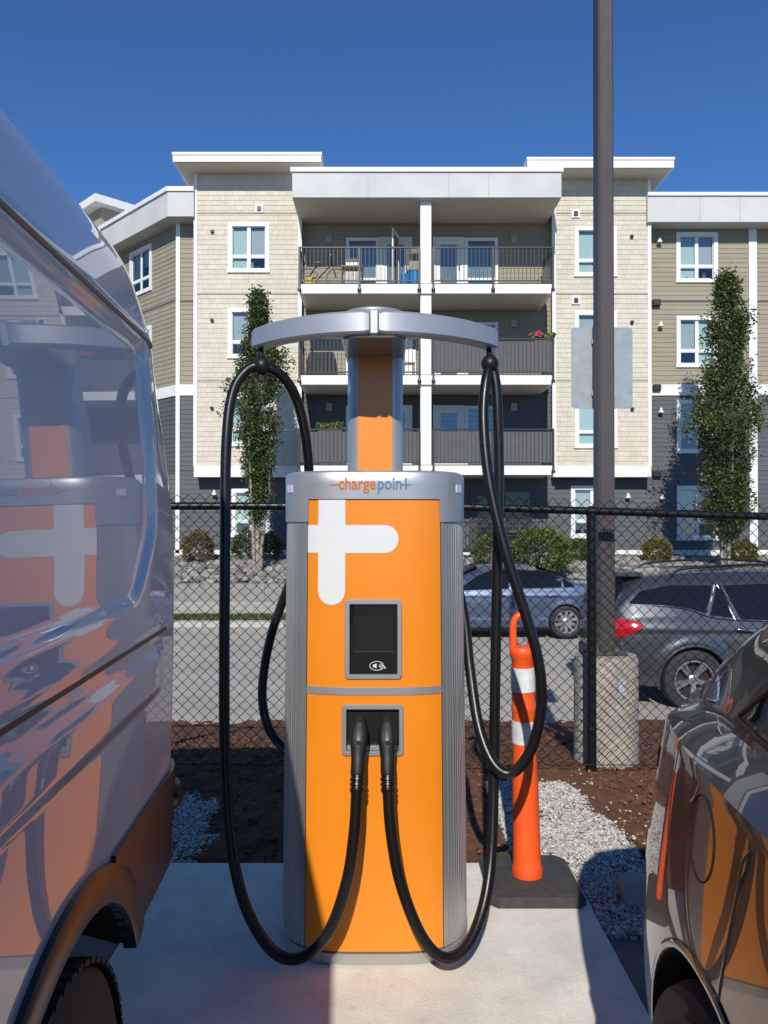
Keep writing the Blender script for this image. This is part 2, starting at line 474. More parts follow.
# ================================================================== THE APARTMENT BUILDING
YF, YW, YB, YBAL = 24.4, 24.9, 24.75, 22.9      # shingled blocks, recessed wings, balcony back wall, balcony front
GZ = 0.40
M_shing = mat('cream_shingle', (0.57,0.53,0.425), 0.8, island=0.05, var=0.05, vscale=3)
M_tan   = mat('tan_siding', (0.275,0.245,0.175), 0.75, island=0.04, var=0.05, vscale=2)
M_dark  = mat('dark_grey_siding', (0.082,0.090,0.094), 0.7, island=0.05, var=0.06, vscale=2)
M_fasc  = mat('fascia_panel', (0.53,0.53,0.525), 0.7, var=0.06, vscale=1.3, detail=7)
M_soff  = mat('soffit_board', (0.56,0.52,0.45), 0.75, var=0.04)
M_room  = mat('dim_room', (0.07,0.075,0.08), 0.9)
M_blind = mat('pale_blind', (0.60,0.70,0.65), 0.7, var=0.05, stretch=(1,1,40), vscale=2)
M_blindg= mat('grey_blind', (0.50,0.51,0.52), 0.7, var=0.05)
weather(M_fasc, [(0.8,0.35,0.6,0.92,6)]); weather(M_white, [(1.2,0.3,0.55,0.94,6)]); weather(M_shing, [(0.35,0.3,0.6,0.94,5)])
M_pane  = glass_mat('window_pane', (0.80,0.90,0.90), 0.10)
M_rail  = mat('rail_metal', (0.025,0.025,0.027), 0.4)
M_scr   = mat('privacy_screen', (0.10,0.10,0.105), 0.85, var=0.1, vscale=6)

bld = thing('apartment_building', 'four-storey cream, tan and dark grey apartment block with stacked balconies', 'building', (0, YF, GZ))

def front(Y): return Matrix.Translation((0, Y, 0))

def split_rects(u0, u1, z0, z1, opens):
    """pieces of a wall row left over by the openings"""
    zs = sorted({z0, z1, *[z for o in opens for z in (o[2], o[3]) if z0 < z < z1]})
    out = []
    for a, b in zip(zs, zs[1:]):
        segs = [(u0, u1)]
        for o in opens:
            if o[2] < (a+b)/2 < o[3]:
                ns = []
                for s in segs:
                    if o[1] <= s[0] or o[0] >= s[1]: ns.append(s); continue
                    if o[0] > s[0]: ns.append((s[0], o[0]))
                    if o[1] < s[1]: ns.append((o[1], s[1]))
                segs = ns
        out += [(s[0], s[1], a, b) for s in segs]
    return out

def lap(mb, M, u0, u1, za, zb, row0, rowh, proud):
    def off(z): return -proud*(1-(z-row0)/rowh)
    vs = [(u0, off(za), za), (u1, off(za), za), (u1, off(zb), zb), (u0, off(zb), zb), (u0, 0.02, za), (u1, 0.02, za), (u1,0.02,zb), (u0,0.02,zb)]
    mb.add([M @ Vector(p) for p in vs], [(0,1,2,3),(4,5,1,0),(0,3,7,4),(1,5,6,2)])

def siding(name, M, u0, u1, z0, z1, m, opens=(), rowh=0.15, shingle=False, seed=1):
    rnd = random.Random(seed); mb = MB()
    n = max(1, round((z1-z0)/rowh)); rowh = (z1-z0)/n
    for i in range(n):
        a = z0 + i*rowh
        for (s0, s1, za, zb) in split_rects(u0, u1, a, a+rowh, opens):
            if not shingle: lap(mb, M, s0, s1, za, zb, a, rowh, 0.014); continue
            u = s0
            while u < s1 - 1e-6:
                w = rnd.uniform(0.12, 0.28); e = min(s1, u+w)
                if s1 - e < 0.05: e = s1
                lap(mb, M, u, e-0.003, za, zb, a, rowh, 0.011 + rnd.uniform(-0.003, 0.003)); u = e
    bk = MB()
    for (s0, s1, za, zb) in split_rects(u0, u1, z0, z1, opens):
        bk.add([M @ Vector(p) for p in [(s0,0.022,za),(s1,0.022,za),(s1,0.022,zb),(s0,0.022,zb),(s0,0.2,za),(s1,0.2,za),(s1,0.2,zb),(s0,0.2,zb)]],
               [(0,1,2,3),(7,6,5,4),(4,5,1,0),(5,6,2,1),(6,7,3,2),(7,4,0,3)])
    w = ob('wall', bk, m, bld)
    s = ob(name, mb, m, w); s['kind'] = 'stuff'
    return w

def window(M, o, lights='quad', blinds=(1,1), seed=0):
    """o = (u0, u1, z0, z1) the opening. white frame, glazing bars, four panes, blinds and a dim room behind"""
    u0, u1, z0, z1 = o; rnd = random.Random(seed); t = 0.11
    fr = MB()
    fr.box(u0-t, u1+t, -0.045, 0.03, z1-0.02, z1+t, M); fr.box(u0-t-0.02, u1+t+0.02, -0.06, 0.03, z0-t, z0+0.02, M)
    fr.box(u0-t, u0+0.02, -0.043, 0.03, z0+0.02, z1-0.02, M); fr.box(u1-0.02, u1+t, -0.043, 0.03, z0+0.02, z1-0.02, M)
    um = (u0+u1)/2; zm = z0 + (z1-z0)*0.30
    if lights == 'quad':
        fr.box(um-0.035, um+0.035, 0.0, 0.05, z0+0.02, z1-0.02, M); fr.box(u0+0.02, um-0.035, 0.002, 0.05, zm-0.035, zm+0.035, M); fr.box(um+0.035, u1-0.02, 0.002, 0.05, zm-0.035, zm+0.035, M)
        cells = [(u0+.02,um-.035,zm+.035,z1-.02),(um+.035,u1-.02,zm+.035,z1-.02),(u0+.02,um-.035,z0+.02,zm-.035),(um+.035,u1-.02,z0+.02,zm-.035)]
    else:
        cells = [(u0+.02,u1-.02,z0+.02,z1-.02)]
    w = ob('window', fr, M_white, bld)
    for c in cells:
        k = 0.022                                        # sash round each pane
        sb = MB()
        sb.box(c[0], c[1], 0.012, 0.04, c[3]-k, c[3], M); sb.box(c[0], c[1], 0.012, 0.04, c[2], c[2]+k, M)
        sb.box(c[0], c[0]+k, 0.012, 0.04, c[2]+k, c[3]-k, M); sb.box(c[1]-k, c[1], 0.012, 0.04, c[2]+k, c[3]-k, M)
        ob('sash', sb, M_white, w)
        a, b = rnd.uniform(-.004,.004), rnd.uniform(-.004,.004)   # panes are never quite parallel
        ob('pane', MB().add([M @ Vector(p) for p in [(c[0]+k,0.028+a,c[2]+k),(c[1]-k,0.028-a,c[2]+k),(c[1]-k,0.028-a+b,c[3]-k),(c[0]+k,0.028+a+b,c[3]-k)]], [(0,1,2,3)]), M_pane, w)
    for i, bl in enumerate(blinds):
        if not bl: continue
        a, b = (u0, um) if i == 0 else (um, u1)
        top = z1; bot = zm if bl == 1 else (z0 if bl == 2 else z1-(z1-z0)*0.4)
        ob('blind', MB().box(a+0.02, b-0.02, 0.10, 0.115, bot, top, M), M_blind if (i + seed) % 2 == 0 else M_blindg, w)
    rm = MB().add([M @ Vector(p) for p in [(u0-.1,0.2,z0-.1),(u1+.1,0.2,z0-.1),(u1+.1,0.2,z1+.1),(u0-.1,0.2,z1+.1),(u0-.1,0.7,z0-.1),(u1+.1,0.7,z0-.1),(u1+.1,0.7,z1+.1),(u0-.1,0.7,z1+.1)]],
                  [(4,5,6,7),(0,1,5,4),(1,2,6,5),(2,3,7,6),(3,0,4,7)])
    ob('room', rm, M_room, w)
    if seed % 3 == 0:                                    # things standing on the sill inside
        for q in range(3):
            x = u0 + (u1-u0)*(0.2+0.3*q) + rnd.uniform(-0.08, 0.08); h = rnd.uniform(0.1,0.25)
            prof = [(0,0),(0.05,0),(0.065,h*0.4),(0.04,h*0.75),(0.05,h),(0,h)]
            ob('sill_vase', MB().lathe(prof, 10, M @ Matrix.Translation((x, 0.155, z0+0.02))), mat('sill_clutter%d' % q, [(0.15,0.16,0.3),(0.4,0.4,0.4),(0.2,0.12,0.08)][q], 0.6), w)
    return w

def win_px(x0, x1, y0, y1, Y):          # opening from where its frame is seen
    t = 0.10
    return (wx(x0,Y)+t, wx(x1,Y)-t, wz(y1,Y)+t, wz(y0,Y)-t)

# --- the two shingled blocks
ZL_band = wz(477, YF)                   # bottom of the shingles
ZTOP = wz(170, YF)
seams = [wz(212,YF), wz(293,YF), wz(380,YF)]
def block(xl, xr, wins, seed):
    M = front(YF); opens = [w for w in wins]
    siding('shingles', M, xl, xr, wz(466,YF), ZTOP, M_shing, opens, 0.155, True, seed)
    ob('band_board', MB().box(xl-0.03, xr+0.03, YF-0.04, YF+0.45, ZL_band, wz(466,YF)), M_white, bld)
    ob('corner_board', MB().box(xl-0.05, xl+0.06, YF-0.035, YF+0.05, wz(466,YF), ZTOP), M_white, bld)
    ob('corner_board', MB().box(xr-0.06, xr+0.05, YF-0.035, YF+0.05, wz(466,YF), ZTOP), M_white, bld)
    for z in seams: ob('flashing_strip', MB().box(xl+0.06, xr-0.06, YF-0.028, YF+0.01, z-0.022, z+0.022), mat('flashing', (0.38,0.35,0.28), 0.6), bld)
    for xx in (xl+0.003, xr-0.053):        # cheek walls back to the recess
        ob('cheek_wall', MB().box(xx, xx+0.05, YF+0.201, YF+1.0, ZL_band+0.003, ZTOP), M_shing, bld)
    for i, w in enumerate(wins): window(M, w, blinds=[(2,1),(1,1),(2,1),(2,3)][i % 4], seed=seed+i)
XL0, XL1 = wx(195,YF), wx(300,YF)
XR0, XR1 = wx(554,YF), wx(650,YF)
lw_ = [win_px(228,269,y0,y1,YF) for (y0,y1) in ((222,272),(308,358),(395,446))]
rw_ = [win_px(575,617,y0,y1,YF) for (y0,y1) in ((226,276),(311,360),(398,448))]
block(XL0, XL1, lw_, 30); block(XR0, XR1, rw_, 40)

# --- ground floor wall, recessed below the blocks, and the balcony back walls
gw = [win_px(232,270,489,537,YW), win_px(571,613,486,538,YW)]
for (a, b, w, s) in ((wx(150,YW)-0.2, wx(298,YW), [gw[0]], 50), (wx(545,YW), wx(650,YW)+0.2, [gw[1]], 51)):
    siding('lap_boards', front(YW), a, b, wz(550,YW), ZL_band+0.1, M_dark, w, 0.15, False, s)
    window(front(YW), w[0], blinds=(1,2), seed=s)
siding('lap_boards', front(YB), XL1-0.1, XR0+0.1, wz(550,YB), wz(470,YB), M_dark, (), 0.15, False, 52)
siding('lap_boards', front(YB), XL1-0.1, XR0+0.1, wz(470,YB), wz(378,YB), M_dark, (), 0.15, False, 53)
siding('lap_boards', front(YB), XL1-0.1, XR0+0.1, wz(378,YB), wz(215,YB), M_tan, (), 0.15, False, 54)
ob('plinth', MB().box(wx(100,YW), 16.5, YW-0.05, YW+0.1, wz(557,YW), wz(550,YW)), M_white, bld)

# --- recessed wings: tan over dark grey, white band and pilaster
def wing_front(xl, xr, wins, seed):
    zb = wz(390, YW)
    siding('lap_boards', front(YW), xl, xr, zb+0.17, wz(215,YW), M_tan, [w for w in wins], 0.15, False, seed)
    siding('lap_boards', front(YW), xl, xr, wz(550,YW), zb-0.17, M_dark, [w for w in wins], 0.15, False, seed+1)
    ob('band_board', MB().box(xl, xr, YW-0.045, YW+0.05, zb-0.175, zb+0.175), M_white, bld)
    for z in (wz(301,YW), wz(470,YW)): ob('flashing_strip', MB().box(xl, xr, YW-0.026, YW+0.01, z-0.02, z+0.02), mat('flashing2', (0.09,0.085,0.075), 0.6), bld)
    for i, w in enumerate(wins): window(front(YW), w, blinds=[(2,1),(1,2),(1,3),(3,0)][i % 4], seed=seed+i)
XW1 = 16.4
rwin = [win_px(677,718,y0,y1,YW) for (y0,y1) in ((232,282),(316,367),(400,453),(486,540))]
wing_front(XR1+0.05, XW1, rwin, 60)
ob('pilaster', MB().box(wx(749,YW), wx(757,YW), YW-0.06, YW+0.05, wz(553,YW), wz(222,YW)), M_white, bld)
ob('roof_fascia', MB().box(XR1-0.1, XW1+0.2, 24.25, 25.2, wz(221,24.25), wz(195,24.25)), M_fasc, bld)
ob('roof_cap', MB().box(XR1-0.1, XW1+0.25, 24.2, 31, wz(195,24.25)+0.002, wz(191.5,24.25)), M_white, bld)
for px in (701, 741): ob('panel_joint', MB().box(wx(px,24.25)-0.012, wx(px,24.25)+0.012, 24.244, 24.26, wz(220,24.25), wz(196,24.25)), mat('joint_grey', (0.4,0.4,0.4), 0.7), bld)

# left wing: a narrow front strip, then the wall turns away at 45 degrees
XC = wx(177, YW)
wing_front(XC, XL0+0.1, [], 70)
ob('corner_board', MB().box(XC-0.04, XC+0.09, YW-0.05, YW+0.02, wz(553,YW), wz(216,YW)), M_white, bld)
MA = Matrix.Translation((XC, YW, 0)) @ Matrix.Rotation(R(-45), 4, 'Z')     # local -x runs back to the left
zb = wz(390, YW)
aw = [(-3.05,-1.75,wz(286,26),wz(245,26)), (-3.05,-1.75,wz(286,26)-2.75,wz(245,26)-2.75), (-3.05,-1.75,wz(286,26)-5.5,wz(245,26)-5.5)]
siding('lap_boards', MA, -10, -0.02, zb+0.17, wz(213,YW), M_tan, aw, 0.15, False, 81)
siding('lap_boards', MA, -10, -0.02, wz(550,YW), zb-0.17, M_dark, aw, 0.15, False, 82)
ob('band_board', MB().box(-10, -0.06, -0.045, 0.05, zb-0.175, zb+0.175, MA), M_white, bld)
ob('flashing_strip', MB().box(-10, -0.06, -0.026, 0.01, wz(299,YW)-0.02, wz(299,YW)+0.02, MA), MATS['flashing2'], bld)
for i, w in enumerate(aw): window(MA, w, blinds=(1,3), seed=90+i)
zf0, zf1 = wz(216,24.3), wz(191,24.3)
plan = [(XL0-0.02,24.25),(XL0-0.02,33),(-13.0,36.0),(-17.2,34.74),(-6.75,24.25)]
ob('roof_fascia', MB().prism(plan[::-1], zf0, zf1), M_fasc, bld, fix=True)
plan2 = [(XL0-0.02,24.2),(XL0-0.02,33),(-13.0,36.0),(-17.3,34.74),(-6.78,24.2)]
ob('roof_cap', MB().prism(plan2[::-1], zf1+0.002, zf1+0.14), M_white, bld, fix=True)

# far stair tower behind the angled wing
MT = Matrix.Translation((-11.35, 30.55, 0)) @ Matrix.Rotation(R(45), 4, 'Z')
ob('tower_wall', MB().box(0.45, 3.6, 0.45, 3.6, 9.5, 14.0, MT), mat('tower_siding', (0.33,0.29,0.22), 0.75, var=0.06, vscale=3), bld)
ob('tower_roof', MB().box(0, 4.0, 0, 4.0, 14.03, 14.34, MT), M_white, bld)
arch = MB()
poly = [(-0.28,12.2),(0.28,12.2),(0.28,13.2)] + [(0.28*math.cos(a), 13.2+0.28*math.sin(a)) for a in np.linspace(0.2, 2.9, 8)] + [(-0.28,13.2)]
arch.xzprism(poly, -0.04, 0.02, MT @ Matrix.Translation((1.0, 0.45, 0)))
ob('tower_vent', arch, M_rail, bld)

# --- flat roof caps over the blocks and the deep balcony roof
def slab_roof(x0, x1, yf, ptop, pbot, back=30):
    zt, z0 = wz(ptop, yf), wz(pbot, yf)
    ob('roof_cap', MB().box(x0-0.02, x1+0.02, yf-0.025, back+0.02, zt-0.08, zt), M_white, bld)
    ob('roof_fascia', MB().box(x0, x1, yf, back, z0+0.02, zt-0.082), M_white, bld)
    ob('soffit', MB().box(x0+0.06, x1-0.06, yf+0.06, back, z0, z0+0.018), M_soff, bld)
slab_roof(wx(172,23.6), wx(321,23.6), 23.6, 151, 161)
slab_roof(wx(528,23.6), wx(675,23.6), 23.6, 156, 167)
bx0, bx1, by = wx(292,22.75), wx(562,22.75), 22.75
ob('balcony_roof', MB().box(bx0, bx1, by, 24.74, wz(197,by)+0.02, wz(171,by)), M_fasc, bld)
ob('roof_cap', MB().box(bx0-0.05, bx1+0.05, by-0.05, 26, wz(171,by)+0.002, wz(166.5,by)), M_white, bld)
ob('balcony_roof', MB().box(bx0+0.8, bx1-0.8, 24.745, 29, wz(197,by)+0.3, wz(171,by)-0.01), M_fasc, bld)
ob('soffit', MB().box(bx0+0.05, bx1-0.05, by+0.05, YB-0.02, wz(197,by), wz(197,by)+0.018), M_soff, bld)
for px in (368, 449, 489): ob('panel_joint', MB().box(wx(px,by)-0.012, wx(px,by)+0.012, by-0.006, by+0.01, wz(196,by), wz(172,by)), MATS['joint_grey'], bld)

# --- balconies
def railing(xa, xb, z0, z1, parent, screen=False, end_right=False):
    y = YBAL - 0.06
    tb = MB().cbox(xa, xb, y-0.025, y+0.025, z1-0.05, z1, 0.008)
    ob('top_rail', tb, M_rail, parent)
    ob('bottom_rail', MB().box(xa, xb, y-0.02, y+0.02, z0+0.06, z0+0.095), M_rail, parent)
    b = MB(); n = int((xb-xa)/0.115)
    for i in range(1, n):
        x = xa + (xb-xa)*i/n; b.box(x-0.008, x+0.008, y-0.008, y+0.008, z0+0.095, z1-0.05)
    o = ob('balusters', b, M_rail, parent); o['kind'] = 'stuff'
    for x in (xa+0.03, (xa+xb)/2, xb-0.03):
        p = MB().box(x-0.028, x+0.028, y-0.028, y+0.028, z0-0.2, z1-0.045)
        p.lathe([(0.0,-0.05),(0.05,-0.05),(0.06,0),(0.05,0.05),(0,0.05)], 10, Matrix.Translation((x, y, z0-0.18)))
        ob('rail_post', p, M_rail, parent)
    if end_right is not None:
        x = xb-0.03 if end_right else xa+0.03
        e = MB().cbox(x-0.025, x+0.025, y, YF-0.02, z1-0.05, z1, 0.008); e.box(x-0.02, x+0.02, y, YF-0.02, z0+0.06, z0+0.095)
        for i in range(1, 13):
            yy_ = y + (YF-y)*i/13; e.box(x-0.008, x+0.008, yy_-0.008, yy_+0.008, z0+0.095, z1-0.05)
        ob('side_rail', e, M_rail, parent)
    if screen: ob('privacy_screen', MB().box(xa+0.05, xb-0.05, y+0.03, y+0.04, z0+0.1, z1-0.09), M_scr, parent)

def pbox(px0, px1, py0, py1, Y, d0, d1): return (wx(px0,Y), wx(px1,Y), Y+d0, Y+d1, wz(py1,Y), wz(py0,Y))

def patio_door(x0, x1, z0, z1, dark=False):
    """framed patio door with a tall pane, white unless darkened for shade"""
    y = YB
    f = MB()
    f.box(x0, x1, y-0.07, y+0.02, z1-0.1, z1); f.box(x0, x0+0.1, y-0.07, y+0.02, z0, z1-0.1); f.box(x1-0.1, x1, y-0.07, y+0.02, z0, z1-0.1)
    wm = mat('shade_dark_frame', (0.05,0.05,0.052), 0.5) if dark else M_white; pm = glass_mat('shaded_pane', (0.8,0.85,0.85), 0.0) if dark else M_pane  # dark: patio shade painted into the frame colour, pane reflects less
    d = ob('balcony_door', f, wm, bld)
    lf = MB(); a, b = x0+0.1, x1-0.1
    lf.box(a, a+0.14, y-0.05, y-0.015, z0, z1-0.1); lf.box(b-0.14, b, y-0.05, y-0.015, z0, z1-0.1)
    lf.box(a+0.14, b-0.14, y-0.05, y-0.015, z1-0.24, z1-0.1); lf.box(a+0.14, b-0.14, y-0.05, y-0.015, z0, z0+0.28)
    ob('leaf', lf, wm, d)
    ob('pane', MB().add([(a+0.14,y-0.03,z0+0.28),(b-0.14,y-0.03,z0+0.28),(b-0.14,y-0.03,z1-0.24),(a+0.14,y-0.03,z1-0.24)], [(0,1,2,3)]), pm, d)
    ob('curtain', MB().box(a+0.14, b-0.14, y-0.012, y-0.002, z0+0.28, z1-0.24), mat('shade_dark_curtain', (0.02,0.022,0.025), 0.8) if dark else mat('door_curtain', (0.20,0.25,0.28), 0.8, var=0.2, vscale=3), d)  # dark: near-black sheet paints the shade behind the glass
    ob('handle', MB().box(b-0.09, b-0.05, y-0.09, y-0.05, z0+0.95, z0+1.1), M_rail, d)
def patio_window(x0, x1, z0, z1, dark=False):
    y = YB
    f = MB()
    f.box(x0, x1, y-0.07, y+0.02, z1-0.1, z1); f.box(x0, x0+0.1, y-0.07, y+0.02, z0, z1-0.1); f.box(x1-0.1, x1, y-0.07, y+0.02, z0, z1-0.1)
    zm = z0 + (z1-z0)*0.33
    f.box(x0+0.1, x1-0.1, y-0.065, y+0.02, zm-0.05, zm+0.05); f.box(x0+0.1, x1-0.1, y-0.065, y+0.02, z0, z0+0.07)
    wm = mat('shade_dark_frame', (0.05,0.05,0.052), 0.5) if dark else M_white; pm = glass_mat('shaded_pane', (0.8,0.85,0.85), 0.0) if dark else M_pane  # dark: frame colour carries the shade of the recess
    d = ob('balcony_window', f, wm, bld)
    for (a, b) in ((z0+0.07, zm-0.05), (zm+0.05, z1-0.1)):
        ob('pane', MB().add([(x0+0.1,y-0.03,a),(x1-0.1,y-0.03,a),(x1-0.1,y-0.03,b),(x0+0.1,y-0.03,b)], [(0,1,2,3)]), pm, d)
    ob('curtain', MB().box(x0+0.1, x1-0.1, y-0.012, y-0.002, z0+0.07, z1-0.1), mat('shade_dark_curtain', (0.02,0.022,0.025), 0.8) if dark else mat('window_curtain', (0.24,0.30,0.33), 0.8, var=0.2, vscale=2), d)  # dark: shade put into the curtain colour

XB0, XB1, XM0, XM1 = wx(299,YBAL), wx(553,YBAL), wx(419,YBAL), wx(433,YBAL)
LEV = []
for (yt, yb, r0, r1, scr, wl_) in ((283.5,293,281,243,(0,0),226),(375,384.5,372,338,(0,1),317),(465.5,475,463,430,(1,1),407)):
    zt, z0 = wz(yt,YBAL), wz(yb,YBAL); LEV.append(zt)
    s = ob('balcony', MB().cbox(XB0, XB1, YBAL, YB-0.03, z0, zt, 0.006), M_white, bld)
    ob('deck', MB().box(XB0+0.02, XB1-0.02, YBAL+0.02, YB-0.04, zt+0.001, zt+0.03), mat('deck_vinyl', (0.36,0.30,0.24), 0.8), s)
    ob('soffit', MB().box(XB0+0.12, XB1-0.12, YBAL+0.12, YB-0.05, z0-0.012, z0-0.001), M_soff, s)
    railing(XB0-0.02, XM0+0.04, zt, zt+1.08, s, scr[0], False)
    railing(XM1-0.02, XB1+0.03, zt, zt+1.08, s, scr[1], True)
    zd = zt + 0.03
    xd = wx(346,YB)
    patio_window(xd, xd+1.05, zd, zd+1.98); patio_door(xd+1.06, xd+2.1, zd, zd+2.0)
    patio_door(wx(433,YB), wx(433,YB)+1.0, zd, zd+2.0); patio_window(wx(433,YB)+1.01, wx(498,YB), zd, zd+1.98)
    for px in (329, 514):
        ob('wall_lamp', MB().box(wx(px,YB)-0.09, wx(px,YB)+0.09, YB-0.06, YB, zt+1.85, zt+2.1), mat('lamp_grey', (0.30,0.30,0.29), 0.5), bld)
    for px in (365, 484):
        ob('ceiling_lamp', MB().lathe([(0,-0.05),(0.1,-0.045),(0.12,0),(0,0)], 14, Matrix.Translation((wx(px,23.7), 23.7, zt+2.62))), M_white, bld)
ob('balcony_column', MB().cbox(wx(420.5,22.97), wx(431.5,22.97), 22.97, 23.28, wz(466,YBAL)+0.031, wz(197,by)-0.001, 0.01), M_white, bld)
# open door leaf on the top balcony
zd = LEV[0]+0.03
MD = Matrix.Translation((wx(399,YB), YB-0.08, zd)) @ Matrix.Rotation(R(-105), 4, 'Z')
lf = MB(); lf.box(0, 0.12, -0.02, 0.02, 0, 2.0, MD); lf.box(0.7, 0.82, -0.02, 0.02, 0, 2.0, MD); lf.box(0.12, 0.7, -0.02, 0.02, 1.86, 2.0, MD); lf.box(0.12, 0.7, -0.02, 0.02, 0, 0.25, MD)
dl = ob('open_door_leaf', lf, M_white, bld)
ob('pane', MB().box(0.12, 0.7, -0.004, 0.004, 0.25, 1.86, MD), M_pane, dl)
# ground-floor patio doors, recess shade painted into their frames and curtains
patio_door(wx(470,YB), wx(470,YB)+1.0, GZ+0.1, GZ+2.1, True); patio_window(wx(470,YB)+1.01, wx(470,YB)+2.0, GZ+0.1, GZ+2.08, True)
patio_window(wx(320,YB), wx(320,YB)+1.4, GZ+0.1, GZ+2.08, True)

# --- vents, bell lamps and pipe stubs on the walls
def vent(px, py, Y, s=0.13):
    x, z = wx(px,Y), wz(py,Y)
    v = ob('wall_vent', MB().box(x-s, x+s, Y-0.05, Y-0.002, z-s, z+s), M_white, bld)
    ob('vent_hood', MB().box(x-s*.5, x+s*.5, Y-0.09, Y-0.051, z-s*.55, z+s*.45), M_rail, v)
for a in ((259,208),(259,297),(576,213),(576,300)): vent(*a, YF)
for a in ((656,303),(656,388),(656,474)):
    x, z = wx(a[0],YW), wz(a[1],YW); ob('vent_hood', MB().cbox(x-0.13, x+0.13, YW-0.16, YW-0.03, z-0.1, z+0.1, 0.02), M_rail, bld)
for a in ((212,231,YF),(212,320,YF),(212,408,YF),(632,236,YF),(632,322,YF),(632,409,YF)):
    x, z = wx(a[0],a[2]), wz(a[1],a[2]); ob('pipe_stub', MB().cbox(x-0.05, x+0.05, a[2]-0.1, a[2]-0.016, z-0.04, z+0.04, 0.01), M_rail, bld)
for a in ((659,241),(660,325),(660,411),(661,497),(627,496),(215,493)):
    x, z = wx(a[0],YW), wz(a[1],YW)
    ob('bell_lamp', MB().lathe([(0.0,0.13),(0.035,0.12),(0.06,0.03),(0.11,-0.06),(0.11,-0.09),(0,-0.085)], 12, Matrix.Translation((x, YW-0.13, z)) @ Matrix.Scale(0.75, 4)), mat('lamp_cream', (0.7,0.66,0.58), 0.5), bld)

# --- patio picket fence on the ground floor
pf = thing('picket_fence', 'black metal picket fence round the ground-floor patio behind the big bush', 'fence', (wx(500,23.2), 23.2, 0.3))
a, b = wx(440,23.2), wx(546,23.2)
for z in (wz(522,23.2), wz(549,23.2)): ob('rail', MB().box(a, b, 23.18, 23.22, z-0.02, z+0.02), M_rail, pf)
m_ = MB()
for i in range(30):
    x = a + (b-a)*i/29; m_.box(x-0.012, x+0.012, 23.165, 23.179, wz(551,23.2), wz(519,23.2))
o = ob('pickets', m_, M_rail, pf); o['kind'] = 'stuff'

# --- belongings on the balconies
def stuffbox(name, label, cat, mbs, loc):
    t = thing(name, label, cat, loc)
    for (n, m_, mt) in mbs: ob(n, m_, mt, t)
    return t
M_blue = mat('blue_plastic', (0.02,0.22,0.52), 0.4)
zt = LEV[0]+0.031
for (px, w, h, lab) in ((404.5, 0.14, 0.34, 'smaller blue plastic tub on the top balcony'), (415, 0.2, 0.46, 'bigger blue plastic tub by the white column, top balcony')):
    x = wx(px, 23.25)
    prof = [(0,0),(w*0.8,0),(w,h*0.92),(w*1.08,h*0.92),(w*1.08,h),(0,h)]
    t = thing('storage_tub', lab, 'tub', (x,23.25,zt), 0, 'blue tubs on the top balcony')
    ob('tub_body', MB().lathe(prof[:3]+[(w*0.97,h*0.9),(0,h*0.88)], 12, Matrix.Translation((x,23.25,zt))), M_blue, t, smooth=40)
    ob('lid', MB().lathe(prof[3:], 12, Matrix.Translation((x,23.25,zt))), M_blue, t)
x = wx(416,23.6)
stuffbox('shelf_rack', 'dark shelf rack with clutter beside the white column, top balcony', 'shelf', [
    ('frame', MB().box(x-0.3,x-0.26,23.6,24.0,zt,zt+1.25).box(x+0.2,x+0.24,23.6,24.0,zt,zt+1.25), M_rail),
    ('shelf', MB().box(x-0.26,x+0.2,23.6,24.0,zt+0.6,zt+0.63), M_rail), ('shelf', MB().box(x-0.26,x+0.2,23.6,24.0,zt+1.1,zt+1.13), M_rail),
    ('carton', MB().cbox(x-0.2,x+0.12,23.65,23.95,zt+0.631,zt+0.9,0.01), mat('carton', (0.3,0.24,0.18), 0.8)),
    ('basket', MB().cbox(x-0.15,x+0.15,23.65,23.95,zt+1.131,zt+1.3,0.02), mat('basket', (0.22,0.15,0.1), 0.8))], (x,23.6,zt))
x = wx(352,23.4)
stuffbox('patio_table', 'small patio table stacked with clutter on the top balcony', 'table', [
    ('table_top', MB().cbox(x-0.35,x+0.35,23.3,23.8,zt+0.62,zt+0.66,0.01), mat('table_wood', (0.35,0.25,0.16), 0.6)),
    ('leg', MB().box(x-0.33,x-0.29,23.32,23.36,zt,zt+0.62), M_rail), ('leg', MB().box(x+0.29,x+0.33,23.32,23.36,zt,zt+0.62), M_rail),
    ('leg', MB().box(x-0.33,x-0.29,23.74,23.78,zt,zt+0.62), M_rail), ('leg', MB().box(x+0.29,x+0.33,23.74,23.78,zt,zt+0.62), M_rail),
    ('stacked_box', MB().cbox(x-0.2,x+0.2,23.4,23.7,zt+0.661,zt+0.78,0.01), M_white),
    ('stacked_box', MB().cbox(x-0.22,x+0.18,23.4,23.7,zt+0.781,zt+0.9,0.01), M_rail),
    ('laundry', MB().cbox(x-0.25,x+0.25,23.35,23.7,zt+0.1,zt+0.5,0.05), mat('linen', (0.55,0.5,0.46), 0.9, var=0.2))], (x,23.4,zt))
x = wx(322,23.4)
b_ = MB(); 
for q in (-0.42, 0.42):
    b_.lathe([(0.26,-0.02),(0.30,-0.02),(0.30,0.02),(0.26,0.02)], 18, Matrix.Translation((x+q,23.4,zt+0.3)) @ Matrix.Rotation(R(90),4,'X'), close=True)
